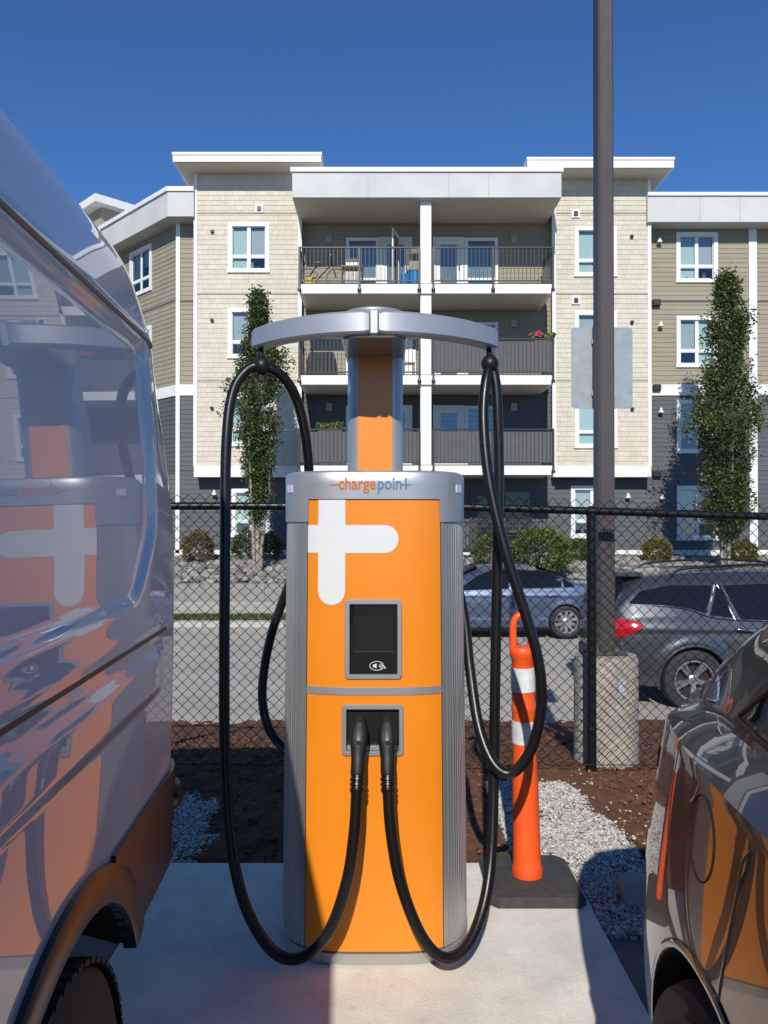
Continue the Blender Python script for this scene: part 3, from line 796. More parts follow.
stuffbox('bicycle', 'dark bicycle leaning at the left end of the top balcony', 'bicycle', [
    ('wheels', b_, M_rail),
    ('frame', MB().tube([(x-0.42,23.4,zt+0.3),(x-0.1,23.4,zt+0.3),(x+0.3,23.4,zt+0.72),(x-0.15,23.4,zt+0.68),(x-0.42,23.4,zt+0.3)],0.025,6).tube([(x+0.42,23.4,zt+0.3),(x+0.28,23.4,zt+0.85)],0.022,6), M_rail),
    ('saddle', MB().cbox(x-0.28,x-0.02,23.33,23.47,zt+0.72,zt+0.79,0.02), M_rail),
    ('handlebar', MB().tube([(x+0.27,23.15,zt+0.92),(x+0.29,23.4,zt+0.88),(x+0.27,23.65,zt+0.92)],0.02,6), M_rail)], (x,23.4,zt))
x = wx(309,23.2)
stuffbox('watering_can', 'yellow watering can at the left end of the top balcony', 'watering can', [
    ('can', MB().lathe([(0,0),(0.11,0),(0.12,0.2),(0.1,0.24),(0,0.24)],12,Matrix.Translation((x,23.2,zt))), mat('yellow_plastic',(0.6,0.48,0.05),0.5)),
    ('spout', MB().tube([(x+0.1,23.2,zt+0.06),(x+0.26,23.2,zt+0.26)],[0.025,0.015],6), MATS['yellow_plastic']),
    ('handle', MB().tube([(x-0.1,23.2,zt+0.2),(x-0.2,23.2,zt+0.16),(x-0.11,23.2,zt+0.05)],0.014,6), MATS['yellow_plastic'])], (x,23.2,zt))
zt = LEV[1]+0.031; x = wx(322,23.4)
stuffbox('barbecue', 'black covered barbecue on the middle balcony', 'barbecue', [
    ('cover', MB().prism([(-0.42,-0.25),(0.42,-0.25),(0.42,0.25),(-0.42,0.25)], 0, 0.01, Matrix.Translation((x,23.4,zt))).grid([[Vector((x+sx*w,23.4+sy*d,zt+h)) for (w,d,h) in ((0.46,0.28,0.02),(0.42,0.25,0.5),(0.36,0.2,0.72),(0.05,0.05,0.75))] for (sx,sy) in ((-1,-1),(1,-1),(1,1),(-1,1),(-1,-1))]), mat('cover_cloth',(0.03,0.03,0.032),0.8,bump=0.4,bscale=8))], (x,23.4,zt))
x = wx(409,23.3)
stuffbox('patio_chair', 'pale folding chair beside the column on the middle balcony', 'chair', [
    ('seat', MB().cbox(x-0.22,x+0.22,23.3,23.7,zt+0.42,zt+0.46,0.01), M_white), ('backrest', MB().cbox(x-0.22,x+0.22,23.7,23.74,zt+0.46,zt+0.9,0.01), M_white),
    ('leg', MB().box(x-0.21,x-0.18,23.31,23.34,zt,zt+0.42), M_white), ('leg', MB().box(x+0.18,x+0.21,23.31,23.34,zt,zt+0.42), M_white),
    ('leg', MB().box(x-0.21,x-0.18,23.66,23.69,zt,zt+0.42), M_white), ('leg', MB().box(x+0.18,x+0.21,23.66,23.69,zt,zt+0.42), M_white)], (x,23.3,zt))

# ================================================================== PLANTS
M_bark = mat('pale_bark', (0.30,0.26,0.21), 0.9, var=0.3, vscale=12, bump=0.6, bscale=40)
def leaf(mb, p, d, s, rnd):
    """one folded leaf at p, growing along d"""
    d = d.normalized(); a = d.orthogonal().normalized(); a = Matrix.Rotation(rnd.uniform(0, 6.28), 3, d) @ a
    n = d.cross(a); w = s*0.36
    q = [p, p + d*s*0.45 + a*w + n*s*0.10, p + d*s, p + d*s*0.45 - a*w + n*s*0.10]
    mb.add(q, [(0,1,2),(0,2,3)])

def tree(name, label, px_base, Y, top_py, half_w, seed, lean=0.0, bottom=0.9, nclump=170, twig=(), top0=0.42, topw=0.60, tpow=0.95, low=0.14):
    rnd = random.Random(seed)
    x0 = wx(px_base, Y); z0 = zg(Y) - 0.05; H = wz(top_py, Y) - z0
    t = thing(name, label, 'tree', (x0, Y, z0), 0, 'columnar trees in front of the building')
    tr = MB(); cr = MB()
    spine = [Vector((x0 + lean*k/10*H*0.1 + 0.03*math.sin(k*1.3+seed), Y + 0.03*math.cos(k*1.7), z0 + H*0.96*k/10)) for k in range(11)]
    tr.tube(spine, [0.065*(1-k/10)**0.8 + 0.012 for k in range(11)], 8)
    for q in range(3):                                     # forked lower stems
        a = q*2.1 + seed; o = Vector((math.cos(a)*0.2, math.sin(a)*0.2, 0))
        tr.tube([spine[0] + o*0.5, spine[1] + o*0.6, spine[3] + o*1.4, spine[6] + o*1.8], [0.06,0.05,0.035,0.012], 6)
    ob('trunk', tr, M_bark, t, smooth=60)
    def sp(h):
        k = max(0, min(9.999, h*10/0.96)); i = int(k); return spine[i].lerp(spine[i+1], k-i)
    def wid(h):                                            # outline of the crown
        u = (h*H - bottom)/(H - bottom)
        return half_w*max(0.04, (min(1, max(0,u)/low)**0.45)*max(0.03, 1-max(0,(u-top0)/topw))**tpow)*(0.80+0.55*noise.noise(Vector((h*7, seed*3.1, 0.5))))
    br = MB(); lv = 0
    for c in range(nclump):
        h = (bottom + (H-bottom)*rnd.random()**0.92)/H
        a = rnd.uniform(0, 6.28); r = wid(h)*math.sqrt(rnd.uniform(0.10, 1.0))
        r *= 1 + (rnd.uniform(0.2,0.7) if rnd.random() < 0.2 else 0)
        base = sp(max(0.08, h-0.05)); c0 = sp(h) + Vector((math.cos(a)*r, math.sin(a)*r, 0))
        if r > 0.12: br.tube([base, base.lerp(c0, 0.5) + Vector((0,0,0.02)), c0 + Vector((0,0,0.12))], [0.018,0.011,0.004], 4, cap=False)
        nl = rnd.randint(50, 92); rr = rnd.uniform(0.13, 0.25)*(0.6 + 0.5*half_w)
        for i in range(nl):
            o = Vector((rnd.gauss(0,1), rnd.gauss(0,1), rnd.gauss(0,1.35)))*rr*0.55
            d = Vector((math.cos(a)*0.8 + rnd.gauss(0,0.7), math.sin(a)*0.8 + rnd.gauss(0,0.7), rnd.gauss(0.1,0.6)))
            leaf(cr, c0 + o, d, rnd.uniform(0.05, 0.10), rnd)
    for (dx, h0, h1) in twig:                              # long shoots that stand out of the crown
        p0 = sp(h0); p1 = sp(h1) + Vector((dx, 0, 0))
        br.tube([p0, p0.lerp(p1,0.5)+Vector((dx*0.2,0,0)), p1], [0.02,0.013,0.004], 4, cap=False)
        for i in range(90):
            k = rnd.uniform(0.35, 1); p = p0.lerp(p1, k) + Vector((dx*0.2*math.sin(k*3.14),0,0))
            leaf(cr, p + Vector((rnd.gauss(0,.05),rnd.gauss(0,.05),rnd.gauss(0,.05))), Vector((rnd.gauss(0,1),rnd.gauss(0,1),rnd.gauss(.2,1))), rnd.uniform(.05,.1), rnd)
    ob('branches', br, M_bark, t)
    o = ob('crown', cr, leaf_mat('hornbeam_leaf', (0.030,0.055,0.012), (0.125,0.155,0.050)), t); return t

tree('columnar_tree', 'narrow dark green columnar tree in front of the left shingled wall', 258, 21.3, 288, 0.56, 4, lean=0.02, bottom=1.45, nclump=380, top0=0.62, topw=0.34, tpow=0.7, low=0.3, twig=((-0.22,0.62,0.76),(0.30,0.78,0.99),(0.22,0.8,0.96),(-0.12,0.8,0.95),(-0.30,0.75,0.91),(0.25,0.55,0.68)))
tree('columnar_tree', 'broader green columnar tree in front of the right dark grey wall', 727, 21.4, 272, 0.98, 9, lean=-0.01, bottom=1.0, nclump=500, top0=0.36, topw=0.66, tpow=0.9, low=0.42, twig=((0.25,0.8,0.97),(-0.35,0.7,0.86),(0.5,0.66,0.8),(-0.6,0.55,0.7),(-0.9,0.45,0.6),(0.7,0.55,0.72),(0.75,0.3,0.42),(-0.2,0.85,1.0)))

def shrub(label, px, Y, w, h, seed, cd, cl, nm, group=None, n=2600, ls=0.06):
    rnd = random.Random(seed); x = wx(px, Y); z = zg(Y)
    t = thing('shrub', label, 'shrub', (x, Y, z), 0, group)
    st = MB(); lf = MB()
    for i in range(9):
        a = rnd.uniform(0, 6.28); r = rnd.uniform(0.2, 0.8)
        st.tube([(x+rnd.uniform(-.04,.04), Y+rnd.uniform(-.04,.04), z-0.03), (x+math.cos(a)*w*r*0.5, Y+math.sin(a)*w*r*0.5, z+h*0.45), (x+math.cos(a)*w*r*0.8, Y+math.sin(a)*w*r*0.8, z+h*0.8)], [0.02,0.014,0.004], 5, cap=False)
    for i in range(n):
        a = rnd.uniform(0, 6.28); b = math.asin(rnd.uniform(-0.6, 1)); k = rnd.uniform(0.5, 1.0)**0.5
        d = Vector((math.cos(a)*math.cos(b), math.sin(a)*math.cos(b), math.sin(b)))
        lump = 1 + 0.30*noise.noise(d*2.6 + Vector((seed,0,0)))
        p = Vector((x + d.x*w*k*lump, Y + d.y*w*k*lump, z + h*0.48 + d.z*h*0.52*k*lump))
        leaf(lf, p, d + Vector((rnd.gauss(0,.5),rnd.gauss(0,.5),rnd.gauss(.2,.5))), rnd.uniform(.6,1.3)*ls, rnd)
    ob('stems', st, M_bark, t); ob('foliage', lf, leaf_mat(nm, cd, cl), t)
G1, G2 = (0.035,0.065,0.010), (0.17,0.21,0.045)
shrub('big rounded green shrub on the bank above the blue sedan', 539, 20.6, 0.82, 1.30, 1, G1, G2, 'leaf_green', n=5200, ls=0.075)
shrub('small reddish-green shrub left of the cable, by the white corner board', 198, 22.9, 0.46, 0.95, 2, (0.06,0.05,0.015), (0.24,0.17,0.06), 'leaf_red', 'small bank shrubs')
shrub('small dark shrub at the foot of the narrow tree', 250, 23.3, 0.5, 0.95, 3, (0.03,0.045,0.01), (0.10,0.12,0.03), 'leaf_dark', 'small bank shrubs')
shrub('small shrub just right of the narrow tree trunk', 268, 23.4, 0.40, 0.85, 8, (0.03,0.045,0.01), (0.10,0.12,0.03), 'leaf_dark', 'small bank shrubs')
shrub('small yellow-green shrub on the bank above the grey SUV', 656, 22.9, 0.42, 0.75, 4, (0.06,0.07,0.012), (0.26,0.23,0.05), 'leaf_yellow', 'small bank shrubs')
shrub('small yellow-green shrub right of the broader tree trunk', 743, 22.8, 0.40, 0.68, 5, (0.06,0.07,0.012), (0.26,0.23,0.05), 'leaf_yellow', 'small bank shrubs')
shrub('small green shrub between the big shrub and the fence post', 579, 22.9, 0.34, 0.7, 6, G1, G2, 'leaf_green', 'small bank shrubs')
shrub('low green shrub half hidden right of the charger', 490, 21.6, 0.45, 1.0, 7, G1, G2, 'leaf_green', 'small bank shrubs')

# flower boxes and balcony plants
def planter(label, px, zl, w, flower, seed):
    rnd = random.Random(seed); y = YBAL + 0.05; x = wx(px, y); z = zl + 1.08
    t = thing('flower_box', label, 'plant', (x, y, z-0.16))
    ob('box', MB().cbox(x-w, x+w, y+0.03, y+0.2, z-0.16, z+0.0, 0.01), mat('box_brown', (0.12,0.08,0.05), 0.8), t)
    lf = MB(); fl = MB()
    for i in range(160):
        p = Vector((x + rnd.uniform(-w, w)*1.1, y + 0.1 + rnd.gauss(0,.05), z + rnd.uniform(0, 0.16)))
        leaf(lf, p, Vector((rnd.gauss(0,.6), rnd.gauss(0,.6), 1)), rnd.uniform(.06,.12), rnd)
    ob('leaves', lf, leaf_mat('balcony_leaf', (0.06,0.10,0.02), (0.2,0.26,0.07)), t)
    if flower:
        for i in range(26):
            p = Vector((x - w*0.55 + rnd.gauss(0,.09), y + 0.06 + rnd.gauss(0,.05), z + 0.14 + rnd.gauss(0,.05)))
            stone(fl, p, 0.035, 0.035, 0.03, rnd)
        ob('blossoms', fl, mat('pink_blossom', (0.6,0.05,0.12), 0.6, island=0.3), t)
planter('flower box with red blossoms on the middle balcony rail', 545, LEV[1], 0.3, True, 3)
planter('green plant box on the lowest balcony rail', 330, LEV[2], 0.36, False, 4)

# ================================================================== CHAIN-LINK FENCE
YFE = 4.86
def fz(X): return 1.645 if X < 0.3 else 1.645 - 0.031*(X-0.3)          # top rail falls a little to the right
fence = thing('chain_link_fence', 'black vinyl chain-link fence with top rail between soil bed and street', 'fence', (1.28, YFE, 0))
posts = [-4.72, -1.72, 1.303, 4.3]
for X in posts:
    ob('post', MB().lathe([(0,0-0.2),(0.030,-0.2),(0.030,fz(X)-0.03),(0.034,fz(X)-0.03),(0.034,fz(X)+0.005),(0.022,fz(X)+0.028),(0,fz(X)+0.033)], 16, Matrix.Translation((X, YFE+0.045, 0))), M_black, fence, smooth=40)
    for z in (0.25, 0.6, 0.95, 1.3):
        ob('tie', MB().lathe([(0.033,-0.004),(0.036,0),(0.033,0.004)], 12, Matrix.Translation((X, YFE+0.045, z))), M_black, fence)
xs_ = [-5.2, 0.3, 5.2]
ob('top_rail', MB().tube([(x, YFE+0.03, fz(x)) for x in (-5.2,-2.5,0,0.3,1.3,3,5.2)], 0.0245, 14), M_black, fence, smooth=50)
ob('tension_wire', MB().tube([(-5.2,YFE,0.045),(5.2,YFE,0.03)], 0.003, 5), M_black, fence)
P = 0.0355; w = MB(); rw = 0.0029
nw = int(10.0/ (2*P)) + 1
for i in range(nw*2):
    xc = -5.0 + i*P                                     # each wire zigzags between its two neighbours
    if xc > 5.0: break
    top = fz(xc) + 0.072; n = int((top-0.0)/P); z = top
    pts = []
    for k in range(n+1):
        sgn = 1 if (k + i) % 2 == 0 else -1
        # neighbours hook round each other at every bend
        pts.append((xc + sgn*(P*0.5 + 0.0012), YFE + sgn*0.0022 + 0.004*noise.noise(Vector((xc*1.2, k*0.1, 0))), z - k*P))
    rows = []
    for (a, b, c) in pts: rows.append([(a-rw,b,c),(a,b-rw,c),(a+rw,b,c),(a,b+rw,c)])
    w.grid(rows, close_v=True)
o = ob('chain_link_mesh', w, M_black, fence); o['kind'] = 'stuff'

# ================================================================== LIGHT POLE WITH A SIGN BACK
XP, YP = wx(604, 5.18), 5.18
pole = thing('light_pole', 'tall bronze square light pole on a round concrete footing behind the fence', 'light pole', (XP, YP, -0.05))
MP = Matrix.Translation((XP, YP, 0)) @ Matrix.Rotation(R(7), 4, 'Z')
M_bronze = mat('bronze_paint', (0.085,0.072,0.066), 0.42, var=0.06, vscale=3, metal=0.2)
sh = MB()
for (h0, h1, a0, a1) in ((0.70, 7.2, 0.057, 0.050),):
    c = 0.012
    def ring(a, z): return [MP @ Vector(p) for p in ((-a+c,-a,z),(a-c,-a,z),(a,-a+c,z),(a,a-c,z),(a-c,a,z),(-a+c,a,z),(-a,a-c,z),(-a,-a+c,z))]
    sh.grid([ring(a0, h0), ring((a0+a1)/2, (h0+h1)/2), ring(a1, h1)], close_v=True); sh.add(ring(a1,h1), [tuple(range(8))])
ob('shaft', sh, M_bronze, pole)
ob('base_plate', MB().cbox(-0.11, 0.11, -0.11, 0.11, 0.672, 0.70, 0.006, MP), M_bronze, pole)
for (sx, sy) in ((-1,-1),(1,-1),(1,1),(-1,1)):
    ob('anchor_bolt', MB().lathe([(0,0.70),(0.014,0.70),(0.014,0.725),(0.008,0.726),(0.008,0.75),(0,0.75)], 6, MP @ Matrix.Translation((sx*0.085, sy*0.085, 0))), M_chrome, pole)
rr = 0.205
prof = [(0,0.672),(rr-0.03,0.672),(rr-0.008,0.664),(rr,0.645),(rr+0.003,0.3),(rr+0.006,-0.2),(0,-0.2)]
ob('footing', MB().lathe(prof, 40, Matrix.Translation((XP+0.01, YP, 0))), M_conc2, pole, smooth=50)
ob('notice_sticker', MB().box(-0.035, 0.035, -0.2125, -0.2095, 0.43, 0.54, Matrix.Translation((XP+0.045, YP+0.008, 0))), mat('sticker_blue', (0.34,0.38,0.45), 0.5, var=0.25, vscale=40), pole)
ob('hand_hole_cover', MB().cbox(-0.03, 0.03, -0.062, -0.056, 1.42, 1.50, 0.003, MP), M_rail, pole)
ys_ = YP + 0.075
sign = thing('traffic_sign', 'blank aluminium back of a sign bolted to the bronze light pole', 'sign', (XP, ys_, 2.3))
sx0, sx1, sz0, sz1 = wx(571.5,ys_), wx(633,ys_), wz(408.5,ys_), wz(327,ys_)
r_ = 0.03; poly = []
for (cx, cz, a0) in ((sx1-r_, sz0+r_, -90), (sx1-r_, sz1-r_, 0), (sx0+r_, sz1-r_, 90), (sx0+r_, sz0+r_, 180)):
    for k in range(6): poly.append((cx + r_*math.cos(R(a0+18*k)), cz + r_*math.sin(R(a0+18*k))))
ob('plate', MB().xzprism(poly, ys_, ys_+0.003), mat('sign_aluminium', (0.27,0.30,0.32), 0.5, metal=0.2, var=0.12, vscale=14), sign)
for z in (sz0+0.1, sz1-0.1): ob('bracket', MB().box(XP-0.062, XP+0.062, ys_-0.022, ys_-0.0005, z-0.015, z+0.015), M_alu, sign)

# ================================================================== ORANGE DELINEATOR POST
XD, YD = 0.615, 3.36
dl = thing('delineator_post', 'orange plastic delineator post with white bands on a black rubber base', 'delineator', (XD, YD, 0))
MDl = Matrix.Translation((XD, YD, 0.042)) @ Matrix.Rotation(R(-1.2), 4, 'Y') @ Matrix.Diagonal((1,1,0.965,1))
M_dor = mat('orange_plastic', (0.85,0.098,0.014), 0.42, var=0.08, vscale=5, bump=0.06, bscale=10)
tube = [(0.0,0.0),(0.066,0.0),(0.066,0.035),(0.060,0.05),(0.0585,0.09),(0.055,0.40),(0.052,0.505),(0.050,0.52),(0.050,0.72),(0.053,0.735),(0.053,0.745),(0.050,0.755),(0.048,0.84),(0.050,0.85),(0.050,0.87),(0.046,0.955),(0.053,0.965),(0.055,0.985),(0.055,1.0),(0.047,1.01),(0,1.012)]
ob('tube', MB().lathe(tube, 28, MDl), M_dor, dl, smooth=45)
for (a, b) in ((0.585,0.685),(0.815,0.92)):
    ra = np.interp(a, [t[1] for t in tube], [t[0] for t in tube]); rb = np.interp(b, [t[1] for t in tube], [t[0] for t in tube]); k = 0.0035
    ob('reflective_band', MB().lathe([(ra-.002,a),(max(ra,rb)+k,a),(max(ra,rb)+k,b),(rb-.002,b)], 28, MDl), mat('reflective_white', (0.62,0.62,0.61), 0.4, var=0.22, vscale=22), dl, smooth=45)
h = catmull([(-0.038,0,0.99),(-0.038,0,1.08),(-0.032,0,1.125),(-0.01,0,1.15),(0.018,0,1.145),(0.036,0,1.115),(0.038,0,1.06),(0.038,0,0.99)], 5)
ob('handle', MB().tube([MDl @ p for p in h], 0.0155, 10), M_dor, dl, smooth=60)
weather(M_dor, [(6,0.3,0.5,0.86,6), (60,0.26,0.34,0.8,2)])
M_rub2 = mat('recycled_rubber', (0.045,0.044,0.043), 0.85, var=0.25, vscale=30, bump=0.5, bscale=120)
bs = MB()
def rect_ring(hx, hy, c, z): return [(XD+0.01+x, YD+y, z) for x, y in ((-hx+c,-hy),(hx-c,-hy),(hx,-hy+c),(hx,hy-c),(hx-c,hy),(-hx+c,hy),(-hx,hy-c),(-hx,-hy+c))]
rr_ = [rect_ring(0.195,0.215,0.03,0.001), rect_ring(0.195,0.215,0.03,0.024), rect_ring(0.178,0.198,0.03,0.038), rect_ring(0.09,0.1,0.03,0.043)]
bs.grid(rr_, close_v=True); bs.add(rr_[-1], [tuple(range(8))])
ob('rubber_base', bs, M_rub2, dl)

# ================================================================== WHEEL STOP
ws = MB()
prof = [(-0.08,0.0),(0.08,0.0),(0.075,0.03),(0.055,0.105),(0.045,0.115),(-0.045,0.115),(-0.055,0.105),(-0.075,0.03)]
M_ws = Matrix.Translation((0.98, 3.24, -0.03))
rows = [[M_ws @ Vector((x, y*s, z*s)) for (y, z) in prof] for (x, s) in ((0,0.9),(0.03,1),(1.77,1),(1.8,0.9))]
ws.grid(rows, close_v=True); ws.add(rows[0], [tuple(range(8))]); ws.add(rows[-1], [tuple(reversed(range(8)))])
tag(ob('wheel_stop', ws, mat('stop_concrete', (0.30,0.29,0.27), 0.9, var=0.15, vscale=10, bump=0.4, bscale=80), fix=True), 'grey concrete wheel stop in shade behind the dark car', 'wheel stop')

# ================================================================== THE CHARGER
CX, CY = -0.035, 3.01
AX, AY = 0.352, 0.26
chg = thing('charging_station', 'orange and silver electric car charging station with two overhead cable arms', 'charger', (CX, CY, 0))
def taper(z): return 1.0 - 0.045*z/1.6
def yfront(x): return -AY*math.sqrt(max(0.0, 1-(abs(x)/AX)**4))
def surf(x, z, off=0.0):                       # point on the bowed front, x measured at the base width
    y = yfront(x); d = 1e-3
    t = (yfront(x+d)-yfront(x-d))/(2*d); n = Vector((t, -1, 0)).normalized()
    return Vector((CX + x*taper(z) + n.x*off, CY + y + n.y*off, z))
def outline(n, off=0.0, sx=1.0):
    """whole plan outline, even steps, starting at the front centre going +x"""
    raw = []
    for k in range(1440):
        a = -math.pi/2 + 2*math.pi*k/1440; c, s = math.cos(a), math.sin(a)
        raw.append(Vector((AX*math.copysign(abs(c)**0.5, c), AY*s, 0)))
    L = [0.0]
    for i in range(1440): L.append(L[-1] + (raw[(i+1) % 1440]-raw[i]).length)
    out = []; j = 0
    for k in range(n):
        t = L[-1]*k/n
        while L[j+1] < t: j += 1
        f = (t-L[j])/max(1e-9, L[j+1]-L[j]); out.append(raw[j].lerp(raw[(j+1) % 1440], f))
    res = []
    for k in range(n):
        tg = (out[(k+1) % n]-out[k-1]).normalized(); nn = Vector((tg.y, -tg.x, 0)); p = out[k] + nn*off
        res.append(Vector((p.x*sx, p.y, 0)))
    return res
# inner cabinet
ol = outline(96, -0.012)
def at_z(ring, z): return [Vector((CX + p.x*taper(z), CY + p.y, z)) for p in ring]
cb = MB(); cb.grid([at_z(ol, z) for z in (0.002, 0.8, 1.6)], close_v=True); cb.add(at_z(ol, 1.6), [tuple(range(96))])
ob('cabinet', cb, M_blackp, chg, smooth=40)
# plinth trim
ol2 = outline(120, 0.002)
pl = MB(); pl.grid([at_z(outline(120, -0.004), 0.0), at_z(ol2, 0.004), at_z(ol2, 0.040), at_z(outline(120, -0.013), 0.044)], close_v=True)
ob('plinth', pl, M_alu, chg, smooth=40)
# fluted aluminium side panels
NF = 1400; big = outline(NF); PANX = 0.246
for sgn in (1, -1):
    idx = [k for k in range(NF) if (big[k].x*sgn > PANX + 0.002 and (big[k].y < 0.12 or True))]
    if sgn == 1: seq = [k for k in range(NF//2+1) if k in set(idx)]
    else: seq = [k for k in range(NF-1, NF//2, -1) if k in set(idx)]
    pts = []; arc = 0; prev = None
    for k in seq:
        tg = (big[(k+1) % NF]-big[k-1]).normalized(); nn = Vector((tg.y, -tg.x, 0))
        if prev is not None: arc += (big[k]-prev).length
        prev = big[k]
        ph = (arc % 0.0155)/0.0155
        d = -0.0035 if 0.38 < ph < 0.62 else 0.0
        if arc < 0.012: d = 0.001
        pts.append(big[k] + nn*d)
    if sgn == -1: pts = pts[::-1]
    mbp = MB().grid([[Vector((CX+p.x*taper(z), CY+p.y, z)) for p in pts] for z in (0.046, 0.8, 1.555)])
    ob('side_panel', mbp, M_alu, chg, fix=True)
# orange door panels, with real openings for the screen and the holster
def panel(name, z0, z1, hole, m):
    hx0, hx1, hz0, hz1 = hole
    xs_ = sorted(set([round(v,5) for v in np.linspace(-PANX, PANX, 49)] + [hx0, hx1]))
    zs_ = sorted(set([z0, hz0, hz1, z1] + list(np.linspace(z0, z1, 6))))
    b = MB()
    for i in range(len(xs_)-1):
        for j in range(len(zs_)-1):
            xm, zm = (xs_[i]+xs_[i+1])/2, (zs_[j]+zs_[j+1])/2
            if hx0 < xm < hx1 and hz0 < zm < hz1: continue
            b.add([surf(xs_[i],zs_[j]), surf(xs_[i+1],zs_[j]), surf(xs_[i+1],zs_[j+1]), surf(xs_[i],zs_[j+1])], [(0,1,2,3)])
    for z in (z0, z1):                                 # folded top and bottom edges
        b.grid([[surf(x, z), surf(x, z, -0.011)] for x in xs_] if z == z1 else [[surf(x, z, -0.011), surf(x, z)] for x in xs_])
    return ob(name, b, m, chg, smooth=30, fix=True)
def cx_(px, Y=2.76): return wx(px, Y) - CX
SC = (cx_(349), cx_(398), wz(674,2.755), wz(604,2.755))
HO = (cx_(346), cx_(399.5), wz(750,2.755), wz(708.5,2.755))
panel('upper_door', wz(689,2.755), 1.645, SC, M_orange)
panel('lower_door', 0.047, wz(692.5,2.755), HO, M_orange)
zt_ = wz(690.6, 2.755)
tr = MB(); xsl = list(np.linspace(-PANX, PANX, 25))
tr.grid([[surf(x, zt_-0.014, -0.004), surf(x, zt_-0.013, 0.003), surf(x, zt_+0.013, 0.003), surf(x, zt_+0.014, -0.004)] for x in xsl])
ob('divider_trim', tr, M_silver, chg, smooth=40)
# white cross sign on the upper door
def capsule(b, pts2):
    n = len(pts2); vs = [surf(x, z, 0.0012) for x, z in pts2]; b.add(vs, [tuple(range(n))])
lg = MB()
def lx(px): return (wx(px, 2.755) - CX)/taper(1.4)
def lz(py): return wz(py, 2.755)
v0, v1, h0_, h1_ = lx(318), lx(345.3), lz(553), lz(525)
rv = (v1-v0)/2; rh = (h1_-h0_)/2; zb_ = lz(605)
hx1_ = lx(398.5)
cols = sorted(set([round(float(v),5) for v in np.linspace(-PANX, v0, 5)] + [round(float(v),5) for v in np.linspace(v0, v1, 21)] + [round(float(v),5) for v in np.linspace(v1, hx1_-rh, 12)]
       + [round(float(hx1_-rh+rh*math.sin(t)),5) for t in np.linspace(0, math.pi/2, 14)]))
def zint(x, left):                                  # lower and upper edge of the white shape over x
    if v0-1e-4 <= x <= v1+1e-4 and not left:
        return zb_+rv-math.sqrt(max(0, rv*rv-(x-v0-rv)**2)), 1.6445
    if x > hx1_-rh:
        q = math.sqrt(max(0, rh*rh-(x-hx1_+rh)**2)); return (h0_+h1_)/2-q, (h0_+h1_)/2+q
    return h0_, h1_
for xa_, xb_ in zip(cols, cols[1:]):
    inv = v0-1e-4 <= (xa_+xb_)/2 <= v1+1e-4
    (p0, p1), (q0, q1) = (zint(xa_, not inv), zint(xb_, not inv))
    lg.add([surf(xa_,p0,0.0015), surf(xb_,q0,0.0015), surf(xb_,q1,0.0015), surf(xa_,p1,0.0015)], [(0,1,2,3)])
o = ob('cross_emblem', lg, M_vinylw, chg); o['label'] = 'big white cross emblem on the orange upper door'
# bezels
def bezel(name, hole, wdt, proud, m):
    x0, x1, z0, z1 = hole; xc, zc = (x0+x1)/2, (z0+z1)/2; hx, hz = (x1-x0)/2, (z1-z0)/2
    def rr(hx, hz, r, off):
        out = []
        for (sx, sz, a0) in ((1,-1,-90),(1,1,0),(-1,1,90),(-1,-1,180)):
            for k in range(5):
                a = R(a0+22.5*k); out.append(surf(xc+sx*(hx-r)+r*math.cos(a), zc+sz*(hz-r)+r*math.sin(a), off))
        return out
    b = MB().grid([rr(hx+wdt,hz+wdt,0.014,-0.002), rr(hx+wdt,hz+wdt,0.014,proud*0.6), rr(hx+wdt-0.003,hz+wdt-0.003,0.013,proud), rr(hx+0.002,hz+0.002,0.005,proud), rr(hx,hz,0.004,proud-0.002), rr(hx,hz,0.004,-0.03)], close_v=True)
    return ob(name, b, m, chg, smooth=35, fix=True)
bz = bezel('screen_bezel', SC, 0.0165, 0.007, M_silver)
bh = bezel('holster_bezel', HO, 0.0165, 0.009, M_silver)
def yb(off): return CY - AY + off
scr = ob('screen', MB().box(CX+SC[0]*taper(1.1)-0.004, CX+SC[1]*taper(1.1)+0.004, yb(0.004), yb(0.02), SC[2]-0.003, SC[3]+0.003), M_screen, chg)
dx0, dx1 = CX+SC[0]*taper(1.1), CX+SC[1]*taper(1.1)
ob('display', MB().box(dx0+0.012, dx1-0.014, yb(0.0035), yb(0.0039), SC[2]+0.082, SC[3]-0.045), mat('lcd_off', (0.014,0.0135,0.013), 0.12), scr)
ob('display_line', MB().box(dx0+0.018, dx1-0.01, yb(0.003), yb(0.0034), SC[2]+0.079, SC[2]+0.0802), mat('lcd_line', (0.10,0.10,0.10), 0.4), scr)
# contactless payment mark: oval ring, card and waves
cm = MB(); ccx, ccz, yy0 = (dx0+dx1)/2+0.012, SC[2]+0.030, yb(0.0028)
def ringarc(r0x, r0z, a0, a1, wd, n=20, cx=ccx):
    rows = [[(cx+(r0x-wd)*math.cos(a), yy0, ccz+(r0z-wd)*math.sin(a)), (cx+r0x*math.cos(a), yy0, ccz+r0z*math.sin(a))] for a in np.linspace(a0, a1, n)]
    cm.grid(rows)
ringarc(0.026, 0.0165, 0.5, 2*math.pi-0.35, 0.0022, 28)
for r in (0.006, 0.0105, 0.015): ringarc(r, r, -0.8, 0.8, 0.0018, 8, ccx+0.004)
cm.add([(ccx-0.014,yy0,ccz-0.004),(ccx-0.001,yy0,ccz-0.008),(ccx-0.001,yy0,ccz+0.008),(ccx-0.014,yy0,ccz+0.004)], [(0,1,2,3)])
cm.add([(ccx+0.018,yy0,ccz+0.004),(ccx+0.021,yy0,ccz+0.006),(ccx+0.032,yy0,ccz-0.008),(ccx+0.028,yy0,ccz-0.010)], [(0,1,2,3)])
